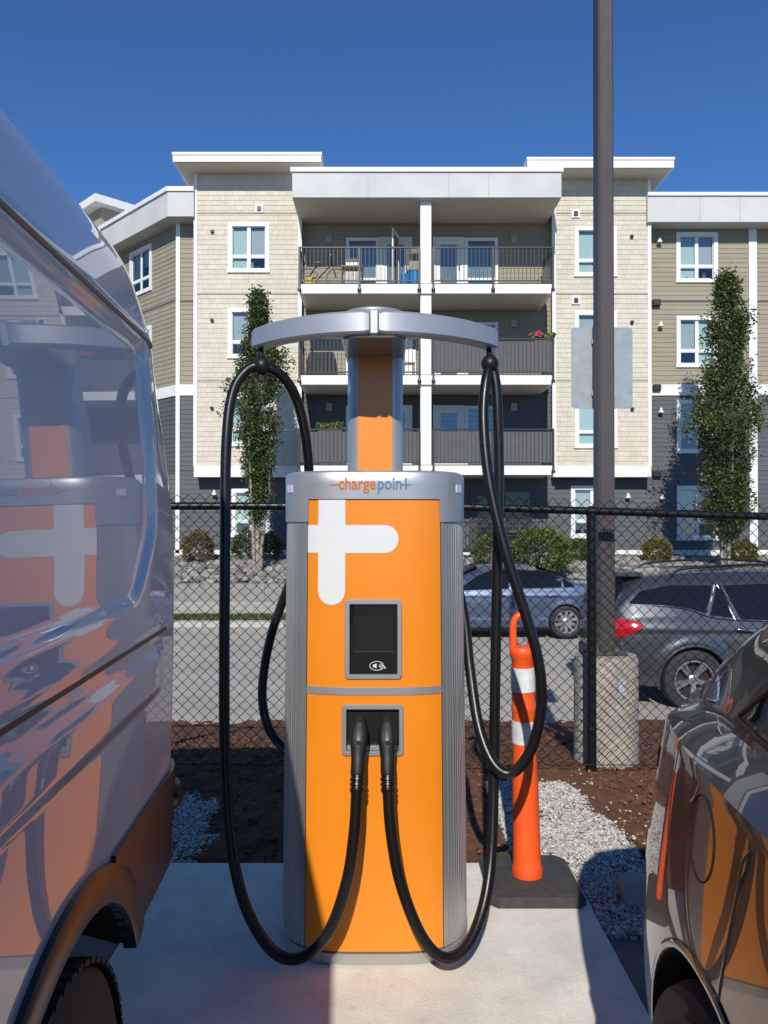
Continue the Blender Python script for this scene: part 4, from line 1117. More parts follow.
ob('contactless_mark', cm, mat('print_white', (0.6,0.6,0.6), 0.5), scr)
# holster pocket
px0, px1 = CX+HO[0]*taper(.8), CX+HO[1]*taper(.8); pk = MB()
ya, yb2, za, zb2 = yb(0.002), yb(0.10), HO[2], HO[3]
pk.add([(px0,ya,za),(px1,ya,za),(px1,ya,zb2),(px0,ya,zb2),(px0,yb2,za+.01),(px1,yb2,za+.01),(px1,yb2,zb2),(px0,yb2,zb2)], [(4,5,6,7),(0,1,5,4),(1,2,6,5),(2,3,7,6),(3,0,4,7)])
hol = ob('holster', pk, M_blackp, chg)
ob('pocket_divider', MB().box((px0+px1)/2-0.003, (px0+px1)/2+0.003, yb(0.012), yb(0.099), za+0.012, zb2-0.002), M_blackp, hol)
ob('pocket_lip', MB().cbox(px0+0.001, px1-0.001, yb(-0.003), yb(0.02), za+0.0005, za+0.018, 0.003), M_silver, hol)

# crown
NC = 800
cr_o = outline(NC, 0.006)
def cz(p): return 1.637 if (abs(p.x) < PANX*1.002 and p.y < 0) else 1.556
rows = []
def ring_c(off, sc, zf):
    r = outline(NC, off); return [Vector((CX+p.x*taper(1.65)*sc, CY+p.y*sc, zf(q))) for p, q in zip(r, cr_o)]
rows = [ring_c(-0.006,1,cz), ring_c(0.006,1,cz), ring_c(0.006,1,lambda p: 1.69), ring_c(0.006,1,lambda p: 1.722), ring_c(0.001,1,lambda p:1.732), ring_c(-0.012,1,lambda p: 1.738), ring_c(0,0.6,lambda p:1.744)]
cw = MB().grid(rows, close_v=True); cw.add(rows[-1], [tuple(range(NC))])
crown = ob('crown', cw, M_silver, chg, smooth=35)
for sgn in (-1, 1):                                   # small status lamps at the crown ends
    pts = []
    for a in (0.306, 0.327):
        x = sgn*a; y = yfront(x)
        d = 1e-3; t = (yfront(x+d)-yfront(x-d))/(2*d); n = Vector((t,-1,0)).normalized()
        pts.append((Vector((CX+x*taper(1.65), CY+y, 0)), n))
    b = MB(); (p, n), (q, m2) = pts
    z0, z1 = wz(492.5,2.85), wz(485,2.85)
    f = [p+n*0.010+Vector((0,0,z0)), q+m2*0.010+Vector((0,0,z0)), q+m2*0.010+Vector((0,0,z1)), p+n*0.010+Vector((0,0,z1)), p+Vector((0,0,z0)), q+Vector((0,0,z0)), q+Vector((0,0,z1)), p+Vector((0,0,z1))]
    b.add(f, [(0,1,2,3),(4,5,1,0),(5,6,2,1),(6,7,3,2),(7,4,0,3)])
    ob('status_lamp', b, mat('lamp_lens', (0.62,0.60,0.68), 0.25), crown, fix=True)
# lettering
def lettering(body, x_start, zbase, size, sx, m):
    vs, fs = text_geo(body, size, 0.0011); b = MB(); out = []
    for v in vs:
        x = x_start + v[0]*sx; p = surf(x/ taper(1.68), 1.68, 0.0072); out.append((p.x, p.y, zbase + v[1]))
    b.add(out, fs); wdt = max(v[0] for v in vs)*sx
    o = ob('lettering', b, m, crown); return x_start + wdt
M_lo = mat('print_orange', (0.50,0.15,0.02), 0.6, spec=0.2); M_lb = mat('print_blue', (0.10,0.20,0.27), 0.6, spec=0.2)
def plate(x0, x1, z0, z1, m):
    b = MB(); pts = [surf(x/taper(1.68), 1.68, 0.0075) for x in (x0, (x0+x1)/2, x1)]
    b.grid([[(p.x,p.y,z0),(p.x,p.y,z1)] for p in pts]); ob('lettering', b, m, crown)
zb3 = wz(489.3, 2.745); S = 0.062
xa = wx(331,2.745)-CX
xs0 = xa + 0.026
xe = lettering('charge', xs0, zb3, S, 0.80, M_lo)
xe2 = lettering('poin', xe+0.005, zb3, S, 0.80, M_lb)
zc = zb3 + 0.016
plate(xa, xs0+0.003, zc-0.0022, zc+0.0022, M_lo)
plate(xe2-0.002, xe2+0.034, zc-0.0022, zc+0.0022, M_lb)
xc_ = xe2 + 0.015
plate(xc_-0.0028, xc_+0.0028, zb3-0.001, zc-0.0023, M_lb); plate(xc_-0.0028, xc_+0.0028, zc+0.0023, zb3+0.040, M_lb)

# mast
def rrect(hx, hy, r, z, dx=0, dy=0, n=6):
    out = []
    for (sx, sy, a0) in ((1,-1,-90),(1,1,0),(-1,1,90),(-1,-1,180)):
        for k in range(n):
            a = R(a0+90*k/(n-1)); out.append(Vector((CX+dx+sx*(hx-r)+r*math.cos(a), CY+dy+sy*(hy-r)+r*math.sin(a), z)))
    return out
MY = 0.165
mast = MB().grid([rrect(0.111,0.095,0.055,z,0,MY,10) for z in (1.742,1.9,2.1,2.213)], close_v=True)
ms = ob('mast', mast, M_silver, chg, smooth=50)
ob('mast_inset', MB().cbox(CX-0.069, CX+0.069, CY+MY-0.0985, CY+MY-0.085, 1.746, 2.206, 0.002), M_orange, ms)
hy0 = (2.745+3.285)/2 - CY; hh = (3.285-2.745)/2
hd = [rrect(0.108,hh-0.012,0.05,2.2085,0,hy0,8), rrect(0.117,hh-0.003,0.055,2.214,0,hy0,8), rrect(0.119,hh,0.055,2.222,0,hy0,8), rrect(0.119,hh,0.055,2.298,0,hy0,8), rrect(0.105,hh-0.014,0.05,2.304,0,hy0,8)]
h_ = MB().grid(hd, close_v=True); h_.add(hd[-1], [tuple(range(len(hd[-1])))]); h_.add(hd[0], [tuple(reversed(range(len(hd[0]))))])
head = ob('mast_head', h_, mat('head_paint', (0.40,0.405,0.415), 0.16, metal=0.6), chg, smooth=45)
ob('head_cap', MB().lathe([(0.119,2.303),(0.123,2.312),(0.120,2.320),(0.110,2.325),(0.0,2.328)], 40, Matrix.Translation((CX, 2.885, 0)) ), M_silver, chg, smooth=40)
# swing arms, curved back in plan
def arm(sgn):
    Rr = 0.576; ctr = Vector((CX, 2.715+Rr, 0)); rows = []
    a0, a1 = 0.030, 0.965
    secs = 26
    for i in range(secs+1):
        a = a0 + (a1-a0)*i/secs; s = Vector((sgn*math.sin(a), -math.cos(a), 0)); hz = 0.0405 - 0.004*(i/secs); z = 2.256 - 0.006*(i/secs); th = 0.031
        if i in (0, secs): k = 0.86
        else: k = 1.0
        ring = []
        for (u, v) in ((-1,-.8),(-.8,-1),(.8,-1),(1,-.8),(1,.8),(.8,1),(-.8,1),(-1,.8)):
            p = ctr + s*(Rr - th + u*th*k); ring.append(Vector((p.x, p.y, z + v*hz*k)))
        rows.append(ring)
    def end(i0, i1, f): return [p.lerp(q, f) for p, q in zip(rows[i0], rows[i1])]
    b = MB().grid(rows, close_v=True); b.add(rows[0], [tuple(range(8))]); b.add(rows[-1], [tuple(range(8))])
    o = ob('swing_arm', b, M_silver, chg, smooth=35, fix=True)
    s = Vector((sgn*math.sin(a1-0.045), -math.cos(a1-0.045), 0)); tip = ctr + s*(Rr-0.031); tip.z = 2.21
    return o, tip
armL, tipL = arm(-1); armR, tipR = arm(1)
ob('arm_hinge', MB().cbox(CX-0.0155, CX+0.0155, 2.722, 2.80, 2.214, 2.30, 0.004), M_silver, chg)

# cables
def hanger(arm_o, tip, ball_z, ball_xy):
    ob('hanger_rod', MB().tube([tip, (ball_xy[0], ball_xy[1], ball_z)], 0.011, 8), M_black, arm_o, smooth=60)
    prof = [(0.0,-0.034),(0.016,-0.031),(0.027,-0.02),(0.033,-0.004),(0.032,0.01),(0.024,0.024),(0.013,0.036),(0,0.038)]
    ob('cable_clamp', MB().lathe(prof, 18, Matrix.Translation((ball_xy[0], ball_xy[1], ball_z))), M_blackp, arm_o, smooth=60)
bL = (wx(262,2.93), 2.93, wz(366,2.93)); bR = (wx(490,2.93), 2.93, wz(364,2.93))
hanger(armL, tipL, bL[2], bL[:2]); hanger(armR, tipR, bR[2], bR[:2])
def W3(px, py, Y): return Vector((wx(px,Y), Y, wz(py,Y)))
RC = 0.0195
c1 = catmull([W3(357,788,2.63), W3(354.5,830,2.615), W3(347,880,2.60), W3(329,930,2.58), W3(300,956,2.57), W3(272,948,2.60), W3(246,905,2.66), W3(232,845,2.72), W3(225.5,760,2.77), W3(224.5,660,2.81), W3(225,560,2.84), W3(226,450,2.88), W3(232,395,2.91), W3(246,371,2.925), W3(262,366,2.93), W3(280,374,2.95), W3(296,398,3.0), W3(306,440,3.10), W3(309,490,3.24), W3(303,550,3.32), W3(287,590,3.36), W3(270,640,3.36), W3(262.5,690,3.34), W3(268,725,3.30), W3(284,748,3.24), W3(305,765,3.12)], 9)
ob('cable', MB().tube(c1, RC, 12), M_rubber, chg, smooth=70)
c2 = catmull([W3(388,788,2.63), W3(391,830,2.61), W3(400,880,2.595), W3(420,932,2.58), W3(443,956,2.58), W3(466,945,2.62), W3(483,905,2.70), W3(491,850,2.78), W3(493.5,770,2.85), W3(495,680,2.88), W3(497,580,2.90), W3(499,480,2.91), W3(498,420,2.92), W3(496,385,2.93), W3(491,366,2.935), W3(486,382,2.90), W3(483.5,420,2.87), W3(489,480,2.83), W3(505,550,2.79), W3(524,610,2.77), W3(538,660,2.76), W3(541,705,2.76), W3(531,748,2.77), W3(512,772,2.78), W3(494,764,2.80), W3(479,728,2.86), W3(470,670,2.96), W3(463,610,3.08), W3(448,560,3.20), W3(420,540,3.20)], 9)
ob('cable', MB().tube(c2, RC, 12), M_rubber, chg, smooth=70)

# plugs: tapered head in the pocket, grip, ribbed boot
def plug(pxc, lean):
    # axis from the boot (below, out front) to the head (above, inside the pocket)
    A = W3(pxc, 790, 2.632); B = W3(pxc + lean, 716, 2.735)
    ax = (B-A).normalized(); sd = Vector((1,0,0)); fw = ax.cross(sd).normalized()      # fw points to the viewer and down
    if fw.y > 0: fw = -fw
    Lg = (B-A).length
    def sec(t, hx, hy, off=0.0, r=0.5, n=16):
        c = A + ax*(t*Lg) + fw*off; out = []
        for k in range(n):
            a = 2*math.pi*k/n; cx2, sy2 = math.cos(a), math.sin(a)
            out.append(c + sd*(hx*math.copysign(abs(cx2)**r, cx2)) + fw*(hy*math.copysign(abs(sy2)**r, sy2)))
        return out
    rows = [sec(0.19,0.0225,0.0225,0,0.9), sec(0.22,0.0245,0.0245,0,0.8), sec(0.42,0.0245,0.0255,0,0.7), sec(0.54,0.0275,0.031,0,0.62), sec(0.66,0.0325,0.036,0,0.55), sec(0.80,0.0305,0.036,-0.002,0.5), sec(0.93,0.0225,0.030,-0.004,0.5), sec(1.0,0.0165,0.022,-0.005,0.5)]
    b = MB().grid(rows, close_v=True); b.add(rows[0], [tuple(range(16))]); b.add(rows[-1], [tuple(range(16))])
    g = ob('plug', b, M_blackp, chg, smooth=50, fix=True)
    bt = MB(); rr2 = []
    for (t, r) in ((-0.03,0.0205),(0.0,0.0245),(0.03,0.0245),(0.04,0.0215),(0.055,0.0215),(0.065,0.025),(0.095,0.025),(0.105,0.0215),(0.12,0.0215),(0.13,0.0255),(0.165,0.0255),(0.175,0.022),(0.20,0.022)):
        rr2.append(sec(t, r, r, 0, 1.0))
    bt.grid(rr2, close_v=True); ob('strain_relief', bt, M_rubber, g, smooth=40)
    tr2 = [sec(0.62,0.011,0.004,0.031,0.4), sec(0.64,0.011,0.008,0.031,0.4), sec(0.86,0.010,0.008,0.027,0.4), sec(0.90,0.008,0.003,0.024,0.4)]
    b = MB().grid(tr2, close_v=True); b.add(tr2[0], [tuple(range(16))]); b.add(tr2[-1], [tuple(range(16))])
    ob('release_button', b, mat('button_grey', (0.045,0.044,0.044), 0.4), g, smooth=40, fix=True)
    nt = [sec(0.585,0.008,0.003,0.031,0.3), sec(0.635,0.008,0.003,0.034,0.3)]
    b = MB().grid(nt, close_v=True); b.add(nt[0], [tuple(range(16))]); b.add(nt[1], [tuple(range(16))])
    ob('latch_slot', b, M_darkin, g, fix=True)
plug(357, 3.0); plug(388, -1.0)

# ================================================================== VEHICLES
class Veh:
    """car body described by its side outline and plan; local +y is forward, y = 0 the rear bumper, x = +-half width"""
    def __init__(s, L, W, sill, belt, top, plan, tumble=0.26, P=7.0, relief=None, low=0.07, shoulder=0.035, rnd_top=0.5):
        s.L, s.W, s.sill, s.belt, s.top, s.plan = L, W, curve1(sill), curve1(belt), curve1(top), curve1(plan)
        s.T, s.P, s.relief, s.low, s.sh, s.rt = tumble, P, relief, low, shoulder, rnd_top
    def zb(s, u): return min(s.belt(u), s.top(u) - 0.05)
    def hw(s, u, z):
        Wu = s.W*s.plan(u); zb, zs, zt = s.zb(u), s.sill(u), s.top(u)
        if z <= zb:
            t = max(0.0, (z-zs)/(zb-zs)); f = 1 - s.low*((0.6-t)/0.6)**2 if t < 0.6 else 1 - s.sh*((t-0.6)/0.4)**2
            w = Wu*f
        else:
            a = min(1.0, (z-zb)/(zt-zb)); T = s.T*smooth01((zt-zb-0.05)/0.45) + 0.05
            w = Wu*((1-s.sh) - T*a)*max(0.0, 1-a**s.P)**s.rt
        if s.relief: w += s.relief(u, z)
        return w
    def p(s, u, z, side, off=0.0):
        """point on the flank with a small outward offset along the surface normal"""
        d = 0.004; w = s.hw(u, z)
        n = Vector((1.0, -(s.hw(u+d,z)-s.hw(u-d,z))/(2*d), -(s.hw(u,z+d)-s.hw(u,z-d))/(2*d)))
        if n.length > 4: n = Vector((1,0,0))
        n.normalize()
        return Vector((side*(w + n.x*off), u + n.y*off, z + n.z*off))
    def body(s, us, nz_low, nz_up, zbot_in=0.12):
        rows = []
        for u in us:
            zs, zb, zt = s.sill(u), s.zb(u), s.top(u); half = [(0.0, zs+zbot_in), (s.hw(u,zs)*0.75, zs+zbot_in), (s.hw(u,zs)*0.97, zs+0.01)]
            for k in range(nz_low+1):
                z = zs + 0.02 + (zb-zs-0.02)*k/nz_low; half.append((s.hw(u,z), z))
            for k in range(1, nz_up+1):
                a = math.sin(math.pi/2*k/nz_up)**0.9 if nz_up < 40 else 1-(1-k/nz_up)**1.6
                z = zb + (zt-zb)*min(a, 1.0)
                half.append((s.hw(u,z) if k < nz_up else 0.0, z))
            rows.append([Vector((x,u,z)) for x, z in half] + [Vector((-x,u,z)) for x, z in reversed(half[1:-1])])
        b = MB(); b.grid(rows, close_v=True); n = len(rows[0])
        b.add(rows[0], [tuple(range(n))]); b.add(rows[-1], [tuple(reversed(range(n)))])
        me = b.mesh('body'); bm = bmesh.new(); bm.from_mesh(me)
        bmesh.ops.remove_doubles(bm, verts=bm.verts, dist=2e-5); bmesh.ops.recalc_face_normals(bm, faces=bm.faces); bm.to_mesh(me); bm.free()
        return me

def cut_arches(me, arches, W):
    """arches: (u, z, r). cuts the wheel wells out of the closed body"""
    o = bpy.data.objects.new('tmp', me); COL.objects.link(o); cs = []
    for (u, z, r) in arches:
        for sd in (-1, 1):
            c = MB().lathe([(0,0),(r,0),(r,0.55),(0,0.55)], 64, Matrix.Translation((sd*(W+0.2), u, z)) @ Matrix.Rotation(R(-90*sd), 4, 'Y'))
            cm_ = c.mesh('c'); bm = bmesh.new(); bm.from_mesh(cm_); bmesh.ops.remove_doubles(bm, verts=bm.verts, dist=1e-5); bmesh.ops.recalc_face_normals(bm, faces=bm.faces); bm.to_mesh(cm_); bm.free()
            co = bpy.data.objects.new('cut', cm_); COL.objects.link(co); cs.append(co)
            m = o.modifiers.new('b', 'BOOLEAN'); m.object = co; m.operation = 'DIFFERENCE'; m.solver = 'EXACT'
    dg = bpy.context.evaluated_depsgraph_get(); dg.update()
    new = bpy.data.meshes.new_from_object(o.evaluated_get(dg))
    for c in cs + [o]: bpy.data.objects.remove(c)
    mis = []
    for f in new.polygons:
        c = f.center; k = 0
        for (u, z, r) in arches:
            d = math.hypot(c.y-u, c.z-z)
            if abs(d-r) < 0.012 and abs(f.normal.x) < 0.35: k = 1
            if d < r-0.002 and abs(f.normal.x) > 0.9 and abs(abs(c.x)-(W-0.35)) < 0.02: k = 1
        mis.append(k)
    return new, mis

def put_body(me, mis, mats, parent, angle=35):
    me.materials.clear()
    for m in mats: me.materials.append(m)
    me.polygons.foreach_set('material_index', mis)
    return link('body', me, None, parent, True, angle)

def band(v, side, us, zlo, zhi, off, m, name, parent, nz=4, thick=0.01, smooth=40):
    """strip of trim or glass that follows the flank between two height curves"""
    b = MB(); rows = []
    for u in us:
        a, c = zlo(u), zhi(u); rows.append([v.p(u, a+(c-a)*k/nz, side, off) for k in range(nz+1)])
    b.grid(rows)
    inner = [[Vector((q.x - side*thick, q.y, q.z)) for q in r] for r in rows]
    b.grid([[r[0] for r in rows], [r[0] for r in inner]]); b.grid([[r[-1] for r in rows], [r[-1] for r in inner]])
    b.grid([rows[0], inner[0]]); b.grid([rows[-1], inner[-1]])
    return ob(name, b, m, parent, True, smooth=smooth, fix=True)

def fan(v, side, poly, off, m, name, parent, n=6):
    """glass or trim patch from an outline in (u, z): rings shrunk toward the centre, laid on the flank"""
    pts = []
    for i in range(len(poly)):
        a, b = poly[i], poly[(i+1) % len(poly)]; k = max(1, int(math.hypot(b[0]-a[0], b[1]-a[1])/0.06))
        for j in range(k): pts.append((a[0]+(b[0]-a[0])*j/k, a[1]+(b[1]-a[1])*j/k))
    cu = sum(p[0] for p in pts)/len(pts); cz2 = sum(p[1] for p in pts)/len(pts); rows = []
    for k in range(n):
        f = 1 - k/n; rows.append([v.p(cu+(a-cu)*f, cz2+(b-cz2)*f, side, off) for a, b in pts])
    b = MB().grid([ [Vector((q.x-side*0.012,q.y,q.z)) for q in rows[0]] ] + rows, close_v=True)
    b.add(rows[-1], [tuple(range(len(pts)))])
    return ob(name, b, m, parent, True, smooth=40, fix=True)

def seam(v, side, line, r, m, name, parent, off=0.0005, n=6):
    pts = [v.p(u, z, side, off) for u, z in line]
    return ob(name, MB().tube(catmull(pts, n), r, 6), m, parent, True, smooth=60)

def flare(v, side, u, z, r0, r1, a0, a1, off, m, name, parent, lip=0.03):
    rows = []
    for a in np.linspace(R(a0), R(a1), 40):
        row = [];
        for k, (r, o) in enumerate(((r1, -0.004), (r1, off*0.7), (r1-(r1-r0)*0.15, off), (r0+(r1-r0)*0.2, off), (r0, off*0.8))):
            row.append(v.p(u + r*math.cos(a), z + r*math.sin(a), side, o))
        q = row[-1]; row.append(Vector((q.x - side*lip, q.y, q.z)))
        rows.append(row)
    return ob(name, MB().grid(rows), m, parent, True, smooth=40, fix=True)

def wheel(parent, x, u, z, r, rim_r, width, side, spokes=5, double=True, tread=False, rim_m=None, dark=False):
    M = Matrix.Translation((x, u, z)) @ Matrix.Rotation(R(90*side), 4, 'Y')       # local +z points outwards
    h = width/2
    prof = [(rim_r,-h*0.8),(rim_r+0.02,-h*0.95),(r-0.05,-h),(r-0.012,-h*0.86),(r,-h*0.6),(r,h*0.6),(r-0.012,h*0.86),(r-0.05,h),(rim_r+0.02,h*0.95),(rim_r,h*0.8)]
    b = MB().lathe(prof, 56, M)
    if tread:
        n = 60
        for i in range(n):
            a = 2*math.pi*i/n; Mt = M @ Matrix.Rotation(a, 4, 'Z')
            for (za, zc2, sk) in ((-h*0.95,-h*0.42,0.004),(-h*0.36,-h*0.02,-0.003),(h*0.02,h*0.36,0.003),(h*0.42,h*0.95,-0.004)):
                b.box(r-0.004, r+0.007, -r*math.pi/n*0.72+sk, r*math.pi/n*0.72+sk, za, zc2, Mt)
    w = ob('wheel', b, M_tyre, parent, True, smooth=30)
    rm = MB().lathe([(rim_r,-h*0.7),(rim_r,h*0.82),(rim_r-0.012,h*0.86),(rim_r-0.022,h*0.80),(rim_r-0.03,h*0.2),(0.05,h*0.12),(0,h*0.12)], 48, M)
    o = ob('rim', rm, mat('rim_dark', (0.05,0.05,0.052), 0.4, metal=0.5), w, True, smooth=35)
    ob('rim_edge', MB().lathe([(rim_r+0.004,h*0.80),(rim_r+0.002,h*0.9),(rim_r-0.014,h*0.91),(rim_r-0.022,h*0.78)], 48, M), rim_m or M_rim, w, True, smooth=35)
    sp = MB()
    for i in range(spokes):
        offs = (-0.13, 0.13) if double else (0,)
        for q in offs:
            a = 2*math.pi*i/spokes + q; Mt = M @ Matrix.Rotation(a, 4, 'Z'); w2 = 0.018 if double else 0.032
            vs = [Mt @ Vector(p) for p in ((0.03,-w2*0.8,h*0.55),(rim_r-0.012,-w2,h*0.82),(rim_r-0.012,w2,h*0.82),(0.03,w2*0.8,h*0.55),(0.03,-w2*1.2,h*0.25),(rim_r-0.012,-w2*1.3,h*0.4),(rim_r-0.012,w2*1.3,h*0.4),(0.03,w2*1.2,h*0.25))]
            sp.add(vs, [(0,1,2,3),(4,5,1,0),(5,6,2,1),(6,7,3,2),(7,4,0,3)])
    sp.lathe([(0.062,h*0.3),(0.06,h*0.62),(0.045,h*0.68),(0,h*0.7)], 20, M)
    ob('spokes', sp, rim_m or M_rim, w, True, fix=True)
    return w

def lens(v, side, poly, m, name, parent, off=0.008): return fan(v, side, poly, off, m, name, parent, 5)

def paint(name, col, flake=0.0, rough=0.35, metal=0.0): return mat(name, col, rough, metal, coat=1.0, coat_rough=0.012, spec=0.5)

# ------------------------------------------------------------------ the white van on the left (rear quarter in view)
M_van = paint('white_van_paint', (0.64,0.625,0.625), rough=0.5)
M_clad = mat('grey_cladding', (0.024,0.023,0.023), 0.30, bump=0.06, bscale=250, spec=0.6)
M_gdark = mat('tinted_glass', (0.008,0.009,0.010), 0.02, spec=0.6)
M_redl = mat('red_lens', (0.42,0.008,0.012), 0.12, coat=0.6)
M_seam = mat('panel_gap', (0.006,0.006,0.006), 0.9)
M_amber = mat('amber_lens', (0.7,0.22,0.02), 0.2)
def sdf_poly(u, z, poly):
    ins = False; d = 9.0; n = len(poly)
    for i in range(n):
        (x1, y1), (x2, y2) = poly[i], poly[(i+1) % n]
        t = max(0, min(1, ((u-x1)*(x2-x1)+(z-y1)*(y2-y1))/((x2-x1)**2+(y2-y1)**2)))
        d = min(d, math.hypot(u-x1-t*(x2-x1), z-y1-t*(y2-y1)))
        if (y1 > z) != (y2 > z) and u < (x2-x1)*(z-y1)/(y2-y1)+x1: ins = not ins
    return -d if ins else d
def rpoly(poly, r, n=5):
    out = []; m = len(poly)
    for i in range(m):
        p, a, b = Vector(poly[i]), Vector(poly[i-1]), Vector(poly[(i+1) % m])
        da, db = (a-p).normalized(), (b-p).normalized()
        for k in range(n+1):
            t = k/n; q = (p+da*r)*(1-t)**2 + p*2*t*(1-t) + (p+db*r)*t*t; out.append((q.x, q.y))
    return out
PRESS = rpoly([(0.36,2.02),(0.34,1.56),(0.50,1.40),(1.62,1.40),(1.62,2.02)], 0.06)
PRESS2 = rpoly([(1.78,2.02),(1.78,1.40),(3.05,1.40),(3.05,2.02)], 0.08)
_rc = {}
def van_relief(u, z):
    k = (round(u,4), round(z,4))
    if k in _rc: return _rc[k]
    w = 0.0
    if 1.3 < z < 2.12 and u < 3.2:
        d = min(sdf_poly(u, z, PRESS) if u < 1.75 else 9, sdf_poly(u, z, PRESS2) if u > 1.6 else 9)
        w -= 0.018*smooth01((0.018-d)/0.034)
    if u < 0.4: w -= 0.055*smooth01((z-1.45)/0.65)*smooth01((0.36-u)/0.36)
    if 0.2 < u < 3.4:                                     # body line: a raised rib below the door rail
        e = smooth01((u-0.24)/0.10)
        w += 0.014*e*smooth01((1.268-z)/0.035)*smooth01((z-1.135)/0.032)
        w += 0.004*e*smooth01((1.345-z)/0.03)*smooth01((z-1.300)/0.03)
    _rc[k] = w; return w
van = thing('van', 'white panel van parked close on the left, its rear quarter in view', 'van', (-1.596, 2.26, -0.022), R(183.2))
V = Veh(5.6, 1.0, [(0,0.615),(0.40,0.60),(1.45,0.48),(5,0.45),(5.6,0.45)], [(0,2.03),(0.1,2.06),(3.6,2.06),(4.2,1.9),(4.9,1.3),(5.6,0.9)],
        [(0,2.33),(0.06,2.38),(0.25,2.43),(1.0,2.45),(3.6,2.45),(4.2,2.40),(4.9,1.62),(5.1,1.30),(5.5,1.12),(5.6,1.0)],
        [(0,0.925),(0.012,0.955),(0.035,0.976),(0.07,0.99),(0.13,1.0),(4.9,1.0),(5.3,0.95),(5.6,0.78)], tumble=0.08, P=6, relief=van_relief, low=0.02, shoulder=0.022, rnd_top=0.5)
us = [0,0.006,0.014,0.025,0.04,0.055,0.07,0.085] + [0.10+0.014*i for i in range(150)] + [2.22+0.07*i for i in range(25)] + [3.98+0.1*i for i in range(16)] + [5.55,5.6]
me = V.body(us, 180, 44)
WR, WA, WU, WZ = 0.372, 0.475, 0.91, 0.372
me, mis = cut_arches(me, [(WU, WZ, WA), (4.5, WZ, WA)], 1.0)
put_body(me, mis, [M_van, M_darkin], van, 28)
SD = -1                                                  # the flank that faces the charger
for sd in (SD, 1):
    band(V, sd, [0.0,0.01,0.02,0.04,0.06,0.09,0.13,0.2,0.26,0.32,0.36,0.37,0.38,0.40,0.43,0.46,0.50,0.54,0.58,0.62,0.66,0.69], lambda u: max(0.625, WZ + math.sqrt(max(0, (WA+0.066)**2-(WU-u)**2))), lambda u: 0.890, 0.011, M_clad, 'rear_cladding', van, 8)
    flare(V, sd, WU, WZ, WA, WA+0.075, 15, 153, 0.016, M_clad, 'arch_flare', van)
    flare(V, sd, 4.5, WZ, WA, WA+0.075, 14, 166, 0.016, M_clad, 'arch_flare', van)
    band(V, sd, [1.47+0.1*i for i in range(26)], lambda u: 0.50, lambda u: 0.72, 0.010, M_clad, 'sill_cladding', van, 4)
    band(V, sd, [0.215+0.05*i for i in range(40)], lambda u: 1.291, lambda u: 1.301, 0.001, mat('rail_gap', (0.05,0.043,0.04), 0.5), 'door_rail', van, 2, thick=0.003)
    seam(V, sd, [(0.315,2.030),(0.335,2.040),(0.42,2.042),(0.6,2.043),(1.0,2.044),(1.68,2.046)], 0.0065, mat('gutter_seal', (0.26,0.225,0.21), 0.45), 'roof_gutter_seal', van, off=0.001)
    seam(V, sd, [(1.70,0.74),(1.70,1.3),(1.70,2.1)], 0.004, M_seam, 'door_gap', van)
    seam(V, sd, [(3.10,0.74),(3.10,1.3),(3.10,2.2)], 0.004, M_seam, 'door_gap', van)
    fan(V, sd, [(3.35,1.42),(4.45,1.38),(4.72,1.45),(4.3,1.98),(3.35,2.0)], 0.003, M_gdark, 'cab_window', van)
    lens(V, sd, [(0.0,1.05),(0.02,1.05),(0.02,1.6),(0.0,1.6)], M_redl, 'tail_light', van, 0.005)
    for u in (WU, 4.5): wheel(van, sd*0.865, u, WZ, WR, 0.215, 0.235, sd, 6, False, True)
ob('rear_bumper', MB().cbox(-0.96, 0.96, -0.11, 0.03, 0.64, 0.85, 0.035), M_clad, van, True)
ob('marker_lamp', MB().lathe([(0.04,0),(0.045,0.012),(0.035,0.024),(0.0,0.026)], 20, Matrix.Translation((SD*0.96, -0.05, 0.76)) @ Matrix.Rotation(R(-90), 4, 'Y')), M_clad, van, True, smooth=40)
ob('number_plate', MB().cbox(-0.16, 0.16, -0.123, -0.113, 0.67, 0.81, 0.003), M_vinylw, van, True)
for x in (-0.47, 0.47): ob('rear_window', MB().cbox(x-0.34, x+0.34, -0.012, 0.02, 1.45, 2.05, 0.02), M_gdark, van, True)
ob('rear_door_gap', MB().box(-0.004, 0.004, -0.004, 0.02, 0.85, 2.3), M_seam, van, True)
ob('windscreen', MB().add([(-0.78,4.33,2.28),(0.78,4.33,2.28),(0.86,4.88,1.68),(-0.86,4.88,1.68)], [(0,1,2,3)]), M_gdark, van, True)
for sd in (-1, 1): ob('mirror', MB().cbox(sd*1.0-0.12 if sd < 0 else 1.02, sd*1.0-0.02 if sd < 0 else 1.16, 4.35, 4.45, 1.4, 1.75, 0.03), M_clad, van, True)

# ------------------------------------------------------------------ the dark car on the right
M_blk = paint('dark_brown_metallic', (0.048,0.043,0.040), rough=0.42, metal=0.45)
car = thing('car', 'glossy black-brown car parked on the right, rear wheel and filler flap in view', 'car', (1.487, 2.20, -0.022), R(178.3))
C_belt = curve1([(0,0.98),(0.12,1.06),(0.3,1.10),(0.6,1.12),(1.2,1.12),(2.4,1.07),(3.3,1.0),(4.45,0.72)])
def car_relief(u, z):
    w = 0.0       # shoulder crease
    w -= 0.060*smooth01((z-0.30)/0.95)*max(0.0, min(1.0, (1.45-u)/1.25))**2                                 # flank leans in towards the tail
    w -= 0.018*smooth01((z-0.25)/0.9)*smooth01((0.9-u)/0.8)
    zb_u = C_belt(u); w -= 0.072*smooth01((z-zb_u+0.005)/0.055)*smooth01((u-0.02)/0.2)*smooth01((3.3-u)/0.5)       # ledge below the windows
    w -= 0.018*smooth01((z-0.45)/0.15)*smooth01((0.92-z)/0.3)*smooth01((u-1.3)/0.5)
    return w
